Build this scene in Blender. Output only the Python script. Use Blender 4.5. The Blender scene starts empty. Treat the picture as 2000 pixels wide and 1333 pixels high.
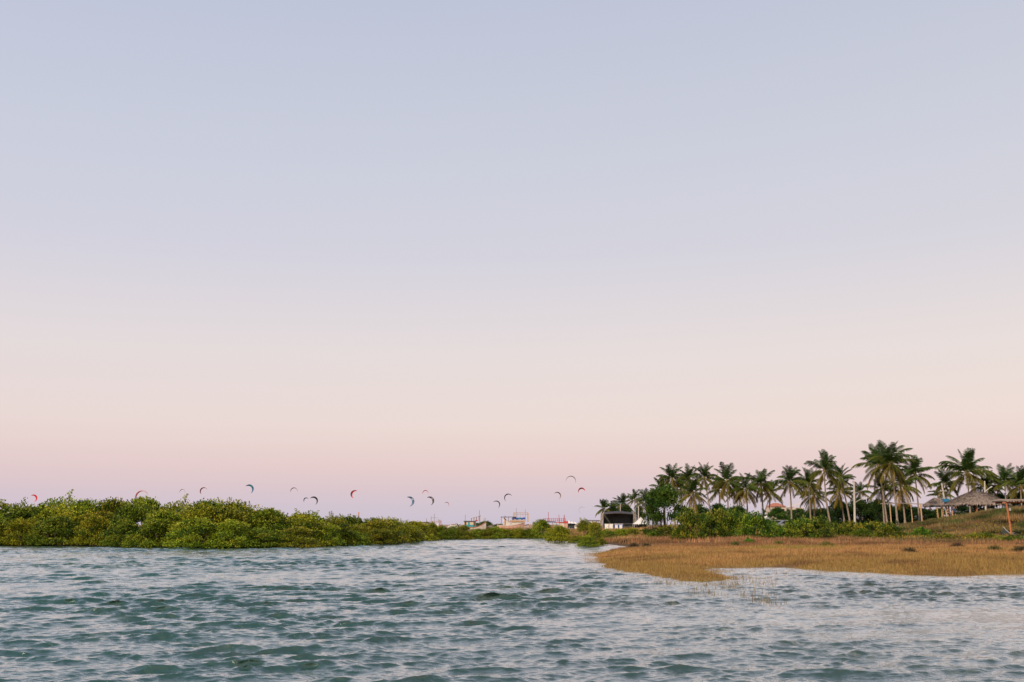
import bpy, math, random
import numpy as np
from math import radians as R, sin, cos, pi
from mathutils import Vector, Matrix

random.seed(7)
rng = np.random.default_rng(7)
S = bpy.context.scene
COL = S.collection

# ------------------------------------------------------------------ camera
CAM_H = 1.8
PITCH = math.atan(358.5 / 1944.4)
FPX = 1944.4                      # focal length in photograph pixels (35 mm on a 36 mm frame, 2000 px wide)
cd = bpy.data.cameras.new('camera'); cam = bpy.data.objects.new('camera', cd); COL.objects.link(cam)
cd.lens = 35; cd.sensor_width = 36; cd.clip_start = 0.1; cd.clip_end = 20000
cam.location = (0, 0, CAM_H); cam.rotation_euler = (pi / 2 + PITCH, 0, 0)
S.camera = cam

# ------------------------------------------------------------------ sky, sun, exposure
SUN_EL, SUN_AZ = R(36), R(215)    # sun low behind the camera, to its left
w = bpy.data.worlds.new('World'); S.world = w; w.use_nodes = True
nt = w.node_tree; nt.nodes.clear()
def srgb(r, g, b):
    f = lambda c: (c / 255 / 12.92) if c <= 10 else ((c / 255 + .055) / 1.055) ** 2.4
    return (f(r), f(g), f(b), 1)
out = nt.nodes.new('ShaderNodeOutputWorld'); bg = nt.nodes.new('ShaderNodeBackground')
tc = nt.nodes.new('ShaderNodeTexCoord'); sep = nt.nodes.new('ShaderNodeSeparateXYZ')
nt.links.new(tc.outputs['Generated'], sep.inputs[0])
ramp = nt.nodes.new('ShaderNodeValToRGB'); nt.links.new(sep.outputs['Z'], ramp.inputs[0])
stops = [(-0.3, (196, 186, 196)), (0.0, (204, 193, 207)), (0.012, (207, 196, 208)), (0.028, (216, 198, 205)), (0.052, (229, 204, 203)),
         (0.075, (234, 212, 207)), (0.10, (236, 219, 213)), (0.165, (231, 221, 219)), (0.215, (223, 217, 221)),
         (0.265, (213, 212, 222)), (0.36, (204, 208, 221)), (0.49, (192, 198, 217)), (0.7, (165, 178, 206)), (1.0, (140, 158, 196))]
cr = ramp.color_ramp
while len(cr.elements) < len(stops): cr.elements.new(0.5)
for e, (z, c) in zip(cr.elements, stops): e.position = 0
for e, (z, c) in zip(cr.elements, stops):
    e.position = (z + 0.3) / 1.3
for e, (z, c) in zip(cr.elements, stops): e.color = srgb(*c)
mp = nt.nodes.new('ShaderNodeMapRange'); mp.inputs[1].default_value = -0.3; mp.inputs[2].default_value = 1.0
nt.links.new(sep.outputs['Z'], mp.inputs[0]); nt.links.new(mp.outputs[0], ramp.inputs[0])
sky = nt.nodes.new('ShaderNodeTexSky'); sky.sky_type = 'NISHITA'; sky.sun_disc = False
sky.sun_elevation = SUN_EL; sky.sun_rotation = SUN_AZ
sc_ = nt.nodes.new('ShaderNodeVectorMath'); sc_.operation = 'SCALE'; sc_.inputs[3].default_value = 0.05
nt.links.new(sky.outputs[0], sc_.inputs[0])
mx = nt.nodes.new('ShaderNodeMix'); mx.data_type = 'RGBA'; mx.inputs[0].default_value = 0.96
sm = nt.nodes.new('ShaderNodeMapRange'); sm.inputs[1].default_value = -.6; sm.inputs[2].default_value = .6; nt.links.new(sep.outputs['X'], sm.inputs[0])
side = nt.nodes.new('ShaderNodeMix'); side.data_type = 'RGBA'; side.inputs[6].default_value = (.965, .970, 1.0, 1); side.inputs[7].default_value = (1.025, 1.01, .985, 1)   # a shade warmer to the right
nt.links.new(sm.outputs[0], side.inputs[0])
sg = nt.nodes.new('ShaderNodeMix'); sg.data_type = 'RGBA'; sg.blend_type = 'MULTIPLY'; sg.inputs[0].default_value = 1
nt.links.new(ramp.outputs[0], sg.inputs[6]); nt.links.new(side.outputs[2], sg.inputs[7])
nt.links.new(sc_.outputs[0], mx.inputs[6]); nt.links.new(sg.outputs[2], mx.inputs[7])
nt.links.new(mx.outputs[2], bg.inputs[0]); bg.inputs[1].default_value = 1.03
nt.links.new(bg.outputs[0], out.inputs[0])
sd_ = bpy.data.lights.new('sun', 'SUN'); sun = bpy.data.objects.new('sun', sd_); COL.objects.link(sun)
sd_.energy = 3.8; sd_.angle = R(4); sd_.color = (1.0, .80, .56)
sunv = Vector((sin(SUN_AZ) * cos(SUN_EL), cos(SUN_AZ) * cos(SUN_EL), sin(SUN_EL)))
sun.rotation_euler = sunv.to_track_quat('Z', 'Y').to_euler()
S.view_settings.view_transform = 'Standard'; S.view_settings.look = 'None'
S.view_settings.exposure = 0; S.view_settings.gamma = 1
S.view_settings.use_curve_mapping = False
S.cycles.sample_clamp_direct = 4; S.cycles.max_bounces = 6; S.cycles.transparent_max_bounces = 6

# ------------------------------------------------------------------ helpers
def ray(px, py):
    u, v = (px - 1000) / FPX, (666.5 - py) / FPX
    return u, cos(PITCH) - v * sin(PITCH), sin(PITCH) + v * cos(PITCH)
def W(px, py, d):                  # the point seen at a pixel of the photograph, d metres ahead
    a, b, c = ray(px, py); k = d / b
    return Vector((a * k, d, CAM_H + c * k))
def G(px, py, z=0.0):              # the point of the level z seen at a pixel
    a, b, c = ray(px, py); k = (z - CAM_H) / c
    return (a * k, b * k)
def mpp(d): return d / 1977.0      # metres per photograph pixel

def tag(o, label=None, cat=None, group=None, kind=None):
    if label: o['label'] = label
    if cat: o['category'] = cat
    if group: o['group'] = group
    if kind: o['kind'] = kind
    return o
def thing(name, label, cat, loc=(0, 0, 0), rz=0, group=None):
    o = bpy.data.objects.new(name, None); COL.objects.link(o); o.empty_display_size = .2
    o.location = loc; o.rotation_euler = (0, 0, rz)
    return tag(o, label, cat, group)
def link(name, me, parent=None, loc=None, rot=None, scale=None):
    o = bpy.data.objects.new(name, me); COL.objects.link(o)
    if parent: o.parent = parent
    if loc is not None: o.location = loc
    if rot is not None: o.rotation_euler = rot
    if scale is not None: o.scale = scale
    return o
def np_mesh(name, co, faces, mat, tint=None, smooth=False):
    """co (n,3), faces (m,k) with k = 3 or 4, tint (n,3) per-vertex own colour"""
    me = bpy.data.meshes.new(name); co = np.asarray(co, np.float32); faces = np.asarray(faces, np.int32)
    m, k = faces.shape
    me.vertices.add(len(co)); me.vertices.foreach_set('co', co.ravel())
    me.loops.add(m * k); me.loops.foreach_set('vertex_index', faces.ravel())
    me.polygons.add(m); me.polygons.foreach_set('loop_start', np.arange(0, m * k, k, dtype=np.int32))
    me.polygons.foreach_set('loop_total', np.full(m, k, np.int32))
    if smooth: me.polygons.foreach_set('use_smooth', np.ones(m, bool))
    me.update(calc_edges=True)
    if tint is not None:
        a = me.color_attributes.new('tint', 'FLOAT_COLOR', 'POINT')
        a.data.foreach_set('color', np.c_[tint, np.ones(len(co))].astype(np.float32).ravel())
    if mat: me.materials.append(mat)
    return me

class MB:
    def __init__(s): s.v, s.f, s.sm = [], [], False
    def box(s, c, d, rz=0, ry=0, rx=0, taper=1.0):
        m = Matrix.Rotation(rz, 3, 'Z') @ Matrix.Rotation(ry, 3, 'Y') @ Matrix.Rotation(rx, 3, 'X'); n = len(s.v)
        for z in (-.5, .5):
            t = taper if z > 0 else 1
            for x, y in ((-.5, -.5), (.5, -.5), (.5, .5), (-.5, .5)):
                s.v.append(Vector(c) + m @ Vector((x * d[0] * t, y * d[1] * t, z * d[2])))
        s.f += [tuple(n + i for i in q) for q in ((3, 2, 1, 0), (4, 5, 6, 7), (0, 1, 5, 4), (1, 2, 6, 5), (2, 3, 7, 6), (3, 0, 4, 7))]
        return s
    def tube(s, pts, r, n=6):
        pts = [Vector(p) for p in pts]; rs = r if isinstance(r, (list, tuple)) else [r] * len(pts); b = len(s.v)
        for i, p in enumerate(pts):
            d = (pts[min(i + 1, len(pts) - 1)] - pts[max(i - 1, 0)]).normalized()
            q = d.to_track_quat('Z', 'Y')
            for k in range(n):
                s.v.append(p + q @ Vector((cos(2 * pi * k / n) * rs[i], sin(2 * pi * k / n) * rs[i], 0)))
        for i in range(len(pts) - 1):
            for k in range(n):
                a, c = b + i * n + k, b + i * n + (k + 1) % n
                s.f.append((a, c, c + n, a + n))
        s.f.append(tuple(b + k for k in reversed(range(n)))); s.f.append(tuple(b + (len(pts) - 1) * n + k for k in range(n)))
        return s
    def grid(s, rows, close=False):
        b = len(s.v); n = len(rows[0])
        for r_ in rows: s.v += [Vector(p) for p in r_]
        for i in range(len(rows) - 1):
            for k in range(n if close else n - 1):
                a, c = b + i * n + k, b + i * n + (k + 1) % n
                s.f.append((a, c, c + n, a + n))
        return s
    def poly(s, pts):
        b = len(s.v); s.v += [Vector(p) for p in pts]; s.f.append(tuple(range(b, b + len(pts)))); return s
    def prism(s, prof, y0, y1):      # profile in x,z pushed along y
        b = len(s.v); n = len(prof)
        s.v += [Vector((x, y0, z)) for x, z in prof] + [Vector((x, y1, z)) for x, z in prof]
        s.f.append(tuple(range(b, b + n))); s.f.append(tuple(reversed(range(b + n, b + 2 * n))))
        for k in range(n):
            c = (k + 1) % n; s.f.append((b + c, b + k, b + n + k, b + n + c))
        return s
    def ball(s, c, r, n=8, m=5):
        rx = r if isinstance(r, (list, tuple)) else (r, r, r)
        return s.grid([[(c[0] + rx[0] * sin(pi * i / m) * cos(2 * pi * k / n), c[1] + rx[1] * sin(pi * i / m) * sin(2 * pi * k / n), c[2] + rx[2] * cos(pi * i / m)) for k in range(n)] for i in range(m + 1)], True)
    def mesh(s, name, mat):
        me = bpy.data.meshes.new(name); me.from_pydata([tuple(v) for v in s.v], [], s.f); me.update()
        if mat: me.materials.append(mat)
        if s.sm: me.polygons.foreach_set('use_smooth', [True] * len(me.polygons))
        return me
    def build(s, name, mat, parent=None, loc=None, rz=None):
        return link(name, s.mesh(name, mat), parent, loc, None if rz is None else (0, 0, rz))

def mat_new(name):
    m = bpy.data.materials.new(name); m.use_nodes = True
    n = m.node_tree; return m, n, n.nodes['Principled BSDF']
_mc = {}
def paint(name, col, rough=.6, noise=.25, scale=3.0, metal=0.0):
    """a plain surface with worn, uneven colour"""
    if name in _mc: return _mc[name]
    m, n, p = mat_new(name)
    t = n.nodes.new('ShaderNodeTexNoise'); t.inputs['Scale'].default_value = scale; t.inputs['Detail'].default_value = 5
    c = n.nodes.new('ShaderNodeTexCoord'); n.links.new(c.outputs['Object'], t.inputs['Vector'])
    r = n.nodes.new('ShaderNodeValToRGB'); n.links.new(t.outputs[0], r.inputs[0])
    r.color_ramp.elements[0].position = .3; r.color_ramp.elements[1].position = .7
    r.color_ramp.elements[0].color = (*[x * (1 - noise) for x in col], 1); r.color_ramp.elements[1].color = (*[min(1, x * (1 + noise * .6)) for x in col], 1)
    n.links.new(r.outputs[0], p.inputs['Base Color']); p.inputs['Roughness'].default_value = rough; p.inputs['Metallic'].default_value = metal
    _mc[name] = m; return m
def leafy(name, gain=(1, 1, 1), rough=.55, transl=.3, objcol=True, spec=.3):
    m, n, p = mat_new(name)
    a = n.nodes.new('ShaderNodeAttribute'); a.attribute_name = 'tint'
    g = n.nodes.new('ShaderNodeMix'); g.data_type = 'RGBA'; g.blend_type = 'MULTIPLY'; g.inputs[0].default_value = 1
    n.links.new(a.outputs['Color'], g.inputs[6])
    if objcol:
        oi = n.nodes.new('ShaderNodeObjectInfo'); n.links.new(oi.outputs['Color'], g.inputs[7])
    else: g.inputs[7].default_value = (*gain, 1)
    n.links.new(g.outputs[2], p.inputs['Base Color']); p.inputs['Roughness'].default_value = rough
    p.inputs['Specular IOR Level'].default_value = spec
    if transl:
        t = n.nodes.new('ShaderNodeBsdfTranslucent'); n.links.new(g.outputs[2], t.inputs[0])
        x = n.nodes.new('ShaderNodeMixShader'); x.inputs[0].default_value = transl
        n.links.new(p.outputs[0], x.inputs[1]); n.links.new(t.outputs[0], x.inputs[2])
        n.links.new(x.outputs[0], n.nodes['Material Output'].inputs[0])
    return m

M_LEAF = leafy('leaf_green', transl=.15, spec=.15); M_FROND = leafy('palm_frond', rough=.6, transl=.2, spec=.08); M_GRASS = leafy('grass_blades', objcol=False, rough=.8, transl=.25, spec=.1)
M_BARK = paint('bark', (.09, .065, .045), .9, .35, 6)
M_PTRUNK = paint('palm_trunk', (.27, .21, .165), .9, .35, 5)
M_SHAFT = paint('palm_shaft', (.22, .16, .07), .8, .3, 4)
M_TOWER = paint('tower_timber', (.36, .30, .26), .8, .3, 3)
M_CONC = paint('concrete', (.52, .47, .43), .8, .15, 2)
M_ORANGE = paint('orange_wood', (.44, .15, .055), .6, .25, 4)
M_TAN = paint('tan_wood', (.52, .32, .17), .7, .25, 4)
M_DWOOD = paint('dark_wood', (.10, .07, .05), .8, .3, 4)
M_GWOOD = paint('weathered_wood', (.30, .24, .2), .85, .3, 5)
M_WHITE = paint('white_paint', (.78, .75, .72), .5, .08, 2)
M_OFFW = paint('offwhite_paint', (.66, .58, .52), .6, .2, 2)
M_BLUE = paint('blue_paint', (.03, .10, .42), .45, .2, 2)
M_TEAL = paint('teal_paint', (.03, .28, .33), .5, .2, 2)
M_RED = paint('red_paint', (.5, .06, .05), .5, .2, 2)
M_PINK = paint('faded_pink_paint', (.62, .38, .3), .65, .3, 1.5)
M_RUST = paint('rust_brown', (.22, .09, .05), .8, .35, 2)
M_YEL = paint('ochre_paint', (.55, .33, .07), .6, .2, 2)
M_BLACK = paint('black_cloth', (.055, .057, .052), .7, .6, .45)  # lighter and blotchy: grey glow on the stage backdrop painted into the cloth
M_GLASS = paint('dark_glass', (.02, .025, .03), .08, .1, 1)
M_TYRE = paint('tyre_rubber', (.02, .02, .02), .9, .1, 1)
M_SILVER = paint('silver_paint', (.45, .45, .46), .35, .08, 1, .3)
M_DCAR = paint('dark_car_paint', (.05, .055, .06), .3, .1, 1)
M_TERRA = paint('terracotta', (.42, .15, .09), .8, .25, 3)
M_WALLP = paint('pale_render', (.62, .5, .42), .8, .12, 1)
M_GREY = paint('grey_sheet', (.4, .38, .38), .7, .2, 1)
M_THATCH = leafy('thatch_straw', objcol=False, rough=.9, transl=.1, spec=.05)
M_SKIN = paint('skin', (.5, .26, .17), .6, .08, 2)
M_HAIR = paint('hair', (.04, .025, .015), .6, .2, 8)
M_GREYBOAT = paint('grey_boat_paint', (.06, .08, .088), .5, .25, 2)

# ------------------------------------------------------------------ ground
SHORE = [(-900, 1060), (-400, 1062), (0, 1066), (170, 1067), (380, 1071), (600, 1069), (690, 1064), (770, 1062), (815, 1058), (830, 1055), (900, 1053),
         (1000, 1051), (1060, 1051), (1110, 1055), (1140, 1061.5), (1175, 1062.5), (1205, 1065), (1238, 1070), (1192, 1077), (1168, 1086), (1178, 1097), (1195, 1109),
         (1240, 1118), (1290, 1127), (1330, 1134), (1370, 1137), (1400, 1134), (1392, 1124), (1362, 1114), (1390, 1110.5), (1440, 1109.5), (1500, 1108), (1560, 1110),
         (1650, 1117), (1750, 1122), (1850, 1125), (1940, 1122), (2000, 1122), (2300, 1120), (2900, 1112)]
SH = np.array([G(*p) for p in SHORE])
POLY = np.vstack([SH, [[400, 120], [3000, 900], [9000, 12000], [-9000, 12000], [-3000, 900]]])
def sdist(x, y):
    """signed distance to the shoreline, positive on land"""
    x = np.asarray(x, float); y = np.asarray(y, float); P = POLY; Q = np.roll(P, -1, 0)
    best = np.full(x.shape, 1e9); ins = np.zeros(x.shape, bool)
    for (ax, ay), (bx, by) in zip(P, Q):
        dx, dy = bx - ax, by - ay
        t = np.clip(((x - ax) * dx + (y - ay) * dy) / (dx * dx + dy * dy), 0, 1)
        best = np.minimum(best, np.hypot(x - ax - t * dx, y - ay - t * dy))
        c = (ay > y) != (by > y)
        with np.errstate(divide='ignore', invalid='ignore'):
            ins ^= c & (x < dx * (y - ay) / (dy if dy else 1e-9) + ax)
    return np.where(ins, best, -best)
def sstep(a, b, x):
    t = np.clip((x - a) / (b - a), 0, 1); return t * t * (3 - 2 * t)
_nw = [(rng.uniform(.5, 1.6) * f, rng.uniform(0, 2 * pi), rng.uniform(0, 2 * pi)) for f in (1, 1, 1, 1, 1, 1, 1, 1)]
def wob(x, y, s=1.0):
    """smooth uneven field in about -1..1"""
    r = 0
    for i, (k, a, ph) in enumerate(_nw): r = r + np.sin((x * cos(a) + y * sin(a)) * k / s + ph + 1.3 * np.sin((x * sin(a) - y * cos(a)) * k * .6 / s + a))
    return r / 4.0
def ground(x, y, s=None):
    x = np.asarray(x, float); y = np.asarray(y, float)
    if s is None: s = sdist(x, y)
    s = s + .25 * wob(x, y, .8)
    h = np.where(s < 0, -1.2 * (1 - np.exp(s * .10)), .05 + .22 * (1 - np.exp(-np.maximum(s, 0) * .25)))
    land = sstep(0, 6, s)
    h = h + land * (0.80 * sstep(80, 150, y) * sstep(8, 30, x) + 3.15 * sstep(40, 66.5, x - .37 * np.maximum(y - 122, 0)) * sstep(80, 122, y) * (1 - .18 * sstep(125, 150, y))
                    + .08 * sstep(125, 260, y) * (1 - sstep(8, 30, x)) + .07 * wob(x, y, 2.5) + .10 * sstep(90, 130, y) * wob(x, y, 6))
    return h
def gz(x, y): return float(ground(np.array([x]), np.array([y]))[0])

def cmix(a, b, t): return a + (b - a) * t[:, None]
C_TAN, C_OCH, C_RED, C_GRN, C_OLV, C_YG = [np.array(c) for c in ((.46, .262, .108), (.34, .220, .076), (.25, .135, .07), (.06, .085, .022), (.165, .125, .05), (.26, .24, .045))]
LINE_A, LINE_B = G(1000, 1061, .25)[1], G(1000, 1052, .3)[1]
def zone_colour(x, y):
    n1, n2 = wob(x, y, 1.8), wob(x + 40, y - 13, .5)
    c = np.tile(C_TAN, (len(x), 1))
    spit = sstep(34, 20, x) * sstep(62, 36, y) 
    c = cmix(c, C_OCH, np.clip(spit * .9 + .30 + .5 * n1 + .3 * n2, 0, 1))
    c = cmix(c, C_YG, np.clip(.5 * sstep(.35, .9, wob(x * .5 + 9, y, 2.2)), 0, 1) * sstep(38, 30, y))
    c = cmix(c, C_RED * .75, .7 * sstep(.30, .8, wob(x * .9 + 3, y * 1.6, .8)) * sstep(30, 42, y))
    px = 1000 + x / y * 1977
    c = cmix(c, C_YG, .8 * sstep(1450, 1490, px) * sstep(1680, 1600, px) * sstep(60, 64, y) * sstep(75, 71, y) * np.clip(.7 + .5 * n1, 0, 1))
    c = cmix(c, C_RED, np.clip(sstep(66, 76, y + 3 * n1) * .85 + .12 * n2, 0, 1))
    mound = sstep(78, 88, y + 3 * n1 - 5 * sstep(38, 60, x)) * sstep(26, 40, x)
    c = cmix(c, C_OLV, mound); c = cmix(c, np.array((.24, .145, .07)), mound * np.clip(.25 + .9 * wob(x + 60, y * .6, 1.6), 0, .9)); c = cmix(c, C_GRN, mound * np.clip(.30 + .9 * wob(x, y * .8, .9), 0, 1))
    c = cmix(c, np.array((.33, .21, .09)), sstep(98, 112, y) * sstep(30, 18, x) * .8)
    return c

ang = np.linspace(R(-58), R(58), 330); dist = np.concatenate([np.geomspace(14, 260, 330), np.geomspace(275, 9000, 40)])
A, D = np.meshgrid(ang, dist); X, Y = (np.tan(A) * D).ravel(), D.ravel()
sd0 = sdist(X, Y); Z = ground(X, Y, sd0)
nr, nc = A.shape; idx = np.arange(nr * nc).reshape(nr, nc)
quads = np.stack([idx[:-1, :-1], idx[:-1, 1:], idx[1:, 1:], idx[1:, :-1]], -1).reshape(-1, 4)
gt = zone_colour(X, Y) * .75
bank = sstep(14, 6, X) * sstep(60, 66, Y) * sstep(130, 110, Y); gt = cmix(gt, np.array((.035, .032, .02)), bank)  # mud under the mangroves, with their shade painted into its colour
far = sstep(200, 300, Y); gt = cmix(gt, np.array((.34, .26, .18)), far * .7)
m, n, p = mat_new('ground_soil')
a = n.nodes.new('ShaderNodeAttribute'); a.attribute_name = 'tint'
t = n.nodes.new('ShaderNodeTexNoise'); t.inputs['Scale'].default_value = 6; t.inputs['Detail'].default_value = 8
g_ = n.nodes.new('ShaderNodeNewGeometry'); n.links.new(g_.outputs['Position'], t.inputs['Vector'])
mr = n.nodes.new('ShaderNodeMapRange'); mr.inputs[3].default_value = .45; mr.inputs[4].default_value = 1.45; n.links.new(t.outputs[0], mr.inputs[0])
v = n.nodes.new('ShaderNodeVectorMath'); v.operation = 'SCALE'; n.links.new(a.outputs['Color'], v.inputs[0]); n.links.new(mr.outputs[0], v.inputs[3])
n.links.new(v.outputs[0], p.inputs['Base Color']); p.inputs['Roughness'].default_value = .95; p.inputs['Specular IOR Level'].default_value = .1
b_ = n.nodes.new('ShaderNodeBump'); b_.inputs['Distance'].default_value = .08; n.links.new(t.outputs[0], b_.inputs['Height']); n.links.new(b_.outputs[0], p.inputs['Normal'])
M_SOIL = m
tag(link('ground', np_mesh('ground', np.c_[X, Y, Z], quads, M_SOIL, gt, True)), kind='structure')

# ------------------------------------------------------------------ water
def build_water():
    na = 820; al = np.linspace(R(-35), R(35), na); ds = [7.5]
    while ds[-1] < 140: ds.append(ds[-1] + .023 * (ds[-1] / 10) ** 1.02)
    ds = np.array(ds); A, D = np.meshgrid(np.tan(al), ds); X = (A * D).ravel(); Y = D.ravel()
    sp = np.maximum(.023 * (Y / 10) ** 1.02, Y * (al[1] - al[0]))
    s = sdist(X, Y)
    px = 1000 + X / Y * 1977
    # sheltered water: close to the banks, over the sand bar that runs on from the point, wind lanes
    calm = 1 - .55 * sstep(-9, -1, s) * sstep(0, 14, X)
    bar = np.exp(-(((X - 9.5) / 6.0) ** 2 + ((Y - 20.5) / 4.2) ** 2))
    calm *= 1 - .60 * bar
    lane = wob((X * .55 + Y * .22) * 1.0, (Y - .35 * X) * 1.2, 4.5)
    calm *= np.clip(1.0 + .46 * lane, .38, 1.35) * (1 + .12 * sstep(22, 55, Y)) * (1 - .28 * sstep(-3, 8, X))
    calm *= 1 - .30 * sstep(17, 10, Y) * sstep(-6, 4, X)
    lag = sstep(6, 10, X) * sstep(22, 25, Y + .1 * X)
    H = np.zeros_like(X); DX = np.zeros_like(X); DY = np.zeros_like(X)
    r2 = np.random.default_rng(11); base = R(-70)           # waves run towards the camera, a little to the right
    comps = []
    for lo, hi, k, sl, spread in ((2.4, 5.0, 10, .020, 18), (1.2, 2.4, 18, .042, 16), (.6, 1.2, 26, .085, 22), (.3, .6, 34, .122, 30), (.15, .3, 34, .110, 42), (.08, .15, 28, .07, 60)):
        for i in range(k):
            lam = lo * (hi / lo) ** r2.random(); th = base + R(spread) * r2.normal()
            comps.append((lam, th, sl * math.sqrt(2 / k) * lam / (2 * pi), r2.random() * 2 * pi))
    cr_, cf_ = -X * sin(base) + Y * cos(base), X * cos(base) + Y * sin(base)      # along the crests, across them
    gust = np.exp(.42 * wob(cr_ * .6, cf_, .30) + .38 * wob(cr_ * .7 + 31, cf_ - 17, 1.3)) * .95
    for lam, th, a, ph in comps:
        kx, ky = cos(th) * 2 * pi / lam, sin(th) * 2 * pi / lam
        amp = a * sstep(1.8, 3.6, lam / sp)
        amp = amp * (calm if lam > .3 else .25 + .75 * calm)
        amp = amp * (np.minimum(gust, 1.7) if lam > .3 else np.minimum(gust, 1.7) ** .6)
        amp = amp * (1 - .75 * lag if lam > .75 else 1 + .75 * lag)
        # groups: each component swells and fades along its crests
        amp = amp * (1 + .6 * np.sin((X * -ky + Y * kx) * .13 + ph * 3.1) * np.sin((X * kx + Y * ky) * .09 + ph * 1.7))
        q = kx * X + ky * Y + ph
        H += amp * np.sin(q); c = amp * np.cos(q) * 1.05
        DX += c * cos(th); DY += c * sin(th)
    edge = sstep(1.5, -1.0, s) * .9 + .1
    DX += 1.1 * H * cos(base); DY += 1.1 * H * sin(base)                         # crests lean forward
    co = np.c_[X + DX * edge, Y + DY * edge, H * edge]
    nr, nc = A.shape; idx = np.arange(nr * nc).reshape(nr, nc)
    keep = (s.reshape(nr, nc) < 3.5)
    q = np.stack([idx[:-1, :-1], idx[:-1, 1:], idx[1:, 1:], idx[1:, :-1]], -1)
    kq = keep[:-1, :-1] | keep[1:, 1:]
    q = q[kq]
    nv = len(co)
    xt = [-400, -60, 60, 400]
    co = np.vstack([co, [[-900, -300, -.5], [900, -300, -.5], [900, 8.2, -.5], [-900, 8.2, -.5], [-900, 300, -.5], [900, 300, -.5]]])
    q = np.vstack([q, [[nv, nv + 1, nv + 2, nv + 3], [nv + 3, nv + 2, nv + 5, nv + 4]]])
    m, n, p = mat_new('lagoon_water')
    g = n.nodes.new('ShaderNodeNewGeometry'); sx = n.nodes.new('ShaderNodeSeparateXYZ'); n.links.new(g.outputs['Position'], sx.inputs[0])
    nz = n.nodes.new('ShaderNodeTexNoise'); nz.inputs['Scale'].default_value = .12; nz.inputs['Detail'].default_value = 3; n.links.new(g.outputs['Position'], nz.inputs['Vector'])
    ad = n.nodes.new('ShaderNodeMath'); ad.operation = 'MULTIPLY_ADD'; ad.inputs[1].default_value = 14; n.links.new(nz.outputs[0], ad.inputs[0]); n.links.new(sx.outputs['X'], ad.inputs[2])
    mr = n.nodes.new('ShaderNodeMapRange'); mr.inputs[1].default_value = -8; mr.inputs[2].default_value = 16; n.links.new(ad.outputs[0], mr.inputs[0])
    cr = n.nodes.new('ShaderNodeValToRGB'); n.links.new(mr.outputs[0], cr.inputs[0])
    cr.color_ramp.elements[0].color = (.012, .068, .050, 1); cr.color_ramp.elements[1].color = (.026, .048, .032, 1)
    n.links.new(cr.outputs[0], p.inputs['Base Color'])
    p.inputs['Roughness'].default_value = .05; p.inputs['IOR'].default_value = 1.5; p.inputs['Coat Weight'].default_value = 1; p.inputs['Coat IOR'].default_value = 1.5; p.inputs['Coat Roughness'].default_value = .04
    mpn = n.nodes.new('ShaderNodeMapping'); mpn.inputs['Rotation'].default_value = (0, 0, R(20)); mpn.inputs['Scale'].default_value = (5, 17, 7)
    n.links.new(g.outputs['Position'], mpn.inputs[0])
    n1 = n.nodes.new('ShaderNodeTexNoise'); n1.inputs['Scale'].default_value = 1.0; n1.inputs['Detail'].default_value = 4; n.links.new(mpn.outputs[0], n1.inputs['Vector'])
    bp = n.nodes.new('ShaderNodeBump'); bp.inputs['Strength'].default_value = .55; bp.inputs['Distance'].default_value = .05
    n.links.new(n1.outputs[0], bp.inputs['Height']); n.links.new(bp.outputs[0], p.inputs['Normal']); bp2 = n.nodes.new('ShaderNodeBump'); bp2.inputs['Distance'].default_value = .016; n.links.new(n1.outputs[0], bp2.inputs['Height']); n.links.new(bp2.outputs[0], p.inputs['Coat Normal'])
    # thin foam and painted sky sheen: along wind streaks, bar, shore and highest crests
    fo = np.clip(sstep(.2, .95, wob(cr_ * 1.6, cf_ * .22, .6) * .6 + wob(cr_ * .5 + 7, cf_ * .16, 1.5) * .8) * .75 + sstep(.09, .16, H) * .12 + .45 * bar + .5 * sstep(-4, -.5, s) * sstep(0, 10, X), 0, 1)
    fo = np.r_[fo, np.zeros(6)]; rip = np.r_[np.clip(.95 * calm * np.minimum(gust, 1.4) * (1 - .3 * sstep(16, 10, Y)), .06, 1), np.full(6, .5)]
    fa = n.nodes.new('ShaderNodeAttribute'); fa.attribute_name = 'tint'
    sc = n.nodes.new('ShaderNodeSeparateColor'); n.links.new(fa.outputs['Color'], sc.inputs[0]); n.links.new(sc.outputs['Green'], bp.inputs['Strength'])
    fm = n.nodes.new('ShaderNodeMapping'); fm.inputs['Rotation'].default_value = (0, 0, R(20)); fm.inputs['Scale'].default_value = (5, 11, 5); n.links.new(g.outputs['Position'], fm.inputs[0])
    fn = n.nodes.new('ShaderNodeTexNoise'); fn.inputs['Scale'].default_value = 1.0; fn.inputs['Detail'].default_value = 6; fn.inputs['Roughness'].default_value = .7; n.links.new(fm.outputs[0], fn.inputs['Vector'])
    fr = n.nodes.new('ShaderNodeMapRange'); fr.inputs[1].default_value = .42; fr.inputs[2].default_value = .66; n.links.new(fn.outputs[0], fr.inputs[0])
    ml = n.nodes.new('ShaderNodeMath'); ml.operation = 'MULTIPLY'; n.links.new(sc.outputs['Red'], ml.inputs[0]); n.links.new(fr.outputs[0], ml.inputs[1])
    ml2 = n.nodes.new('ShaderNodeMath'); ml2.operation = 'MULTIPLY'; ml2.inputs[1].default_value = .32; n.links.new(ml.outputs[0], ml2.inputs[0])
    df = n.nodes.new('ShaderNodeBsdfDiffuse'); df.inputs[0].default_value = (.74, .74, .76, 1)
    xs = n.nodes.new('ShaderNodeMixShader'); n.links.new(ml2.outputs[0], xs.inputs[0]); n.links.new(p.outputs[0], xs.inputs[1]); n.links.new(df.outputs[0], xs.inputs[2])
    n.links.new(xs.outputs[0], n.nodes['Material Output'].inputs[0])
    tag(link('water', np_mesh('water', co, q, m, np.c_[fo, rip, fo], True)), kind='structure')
build_water()

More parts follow.
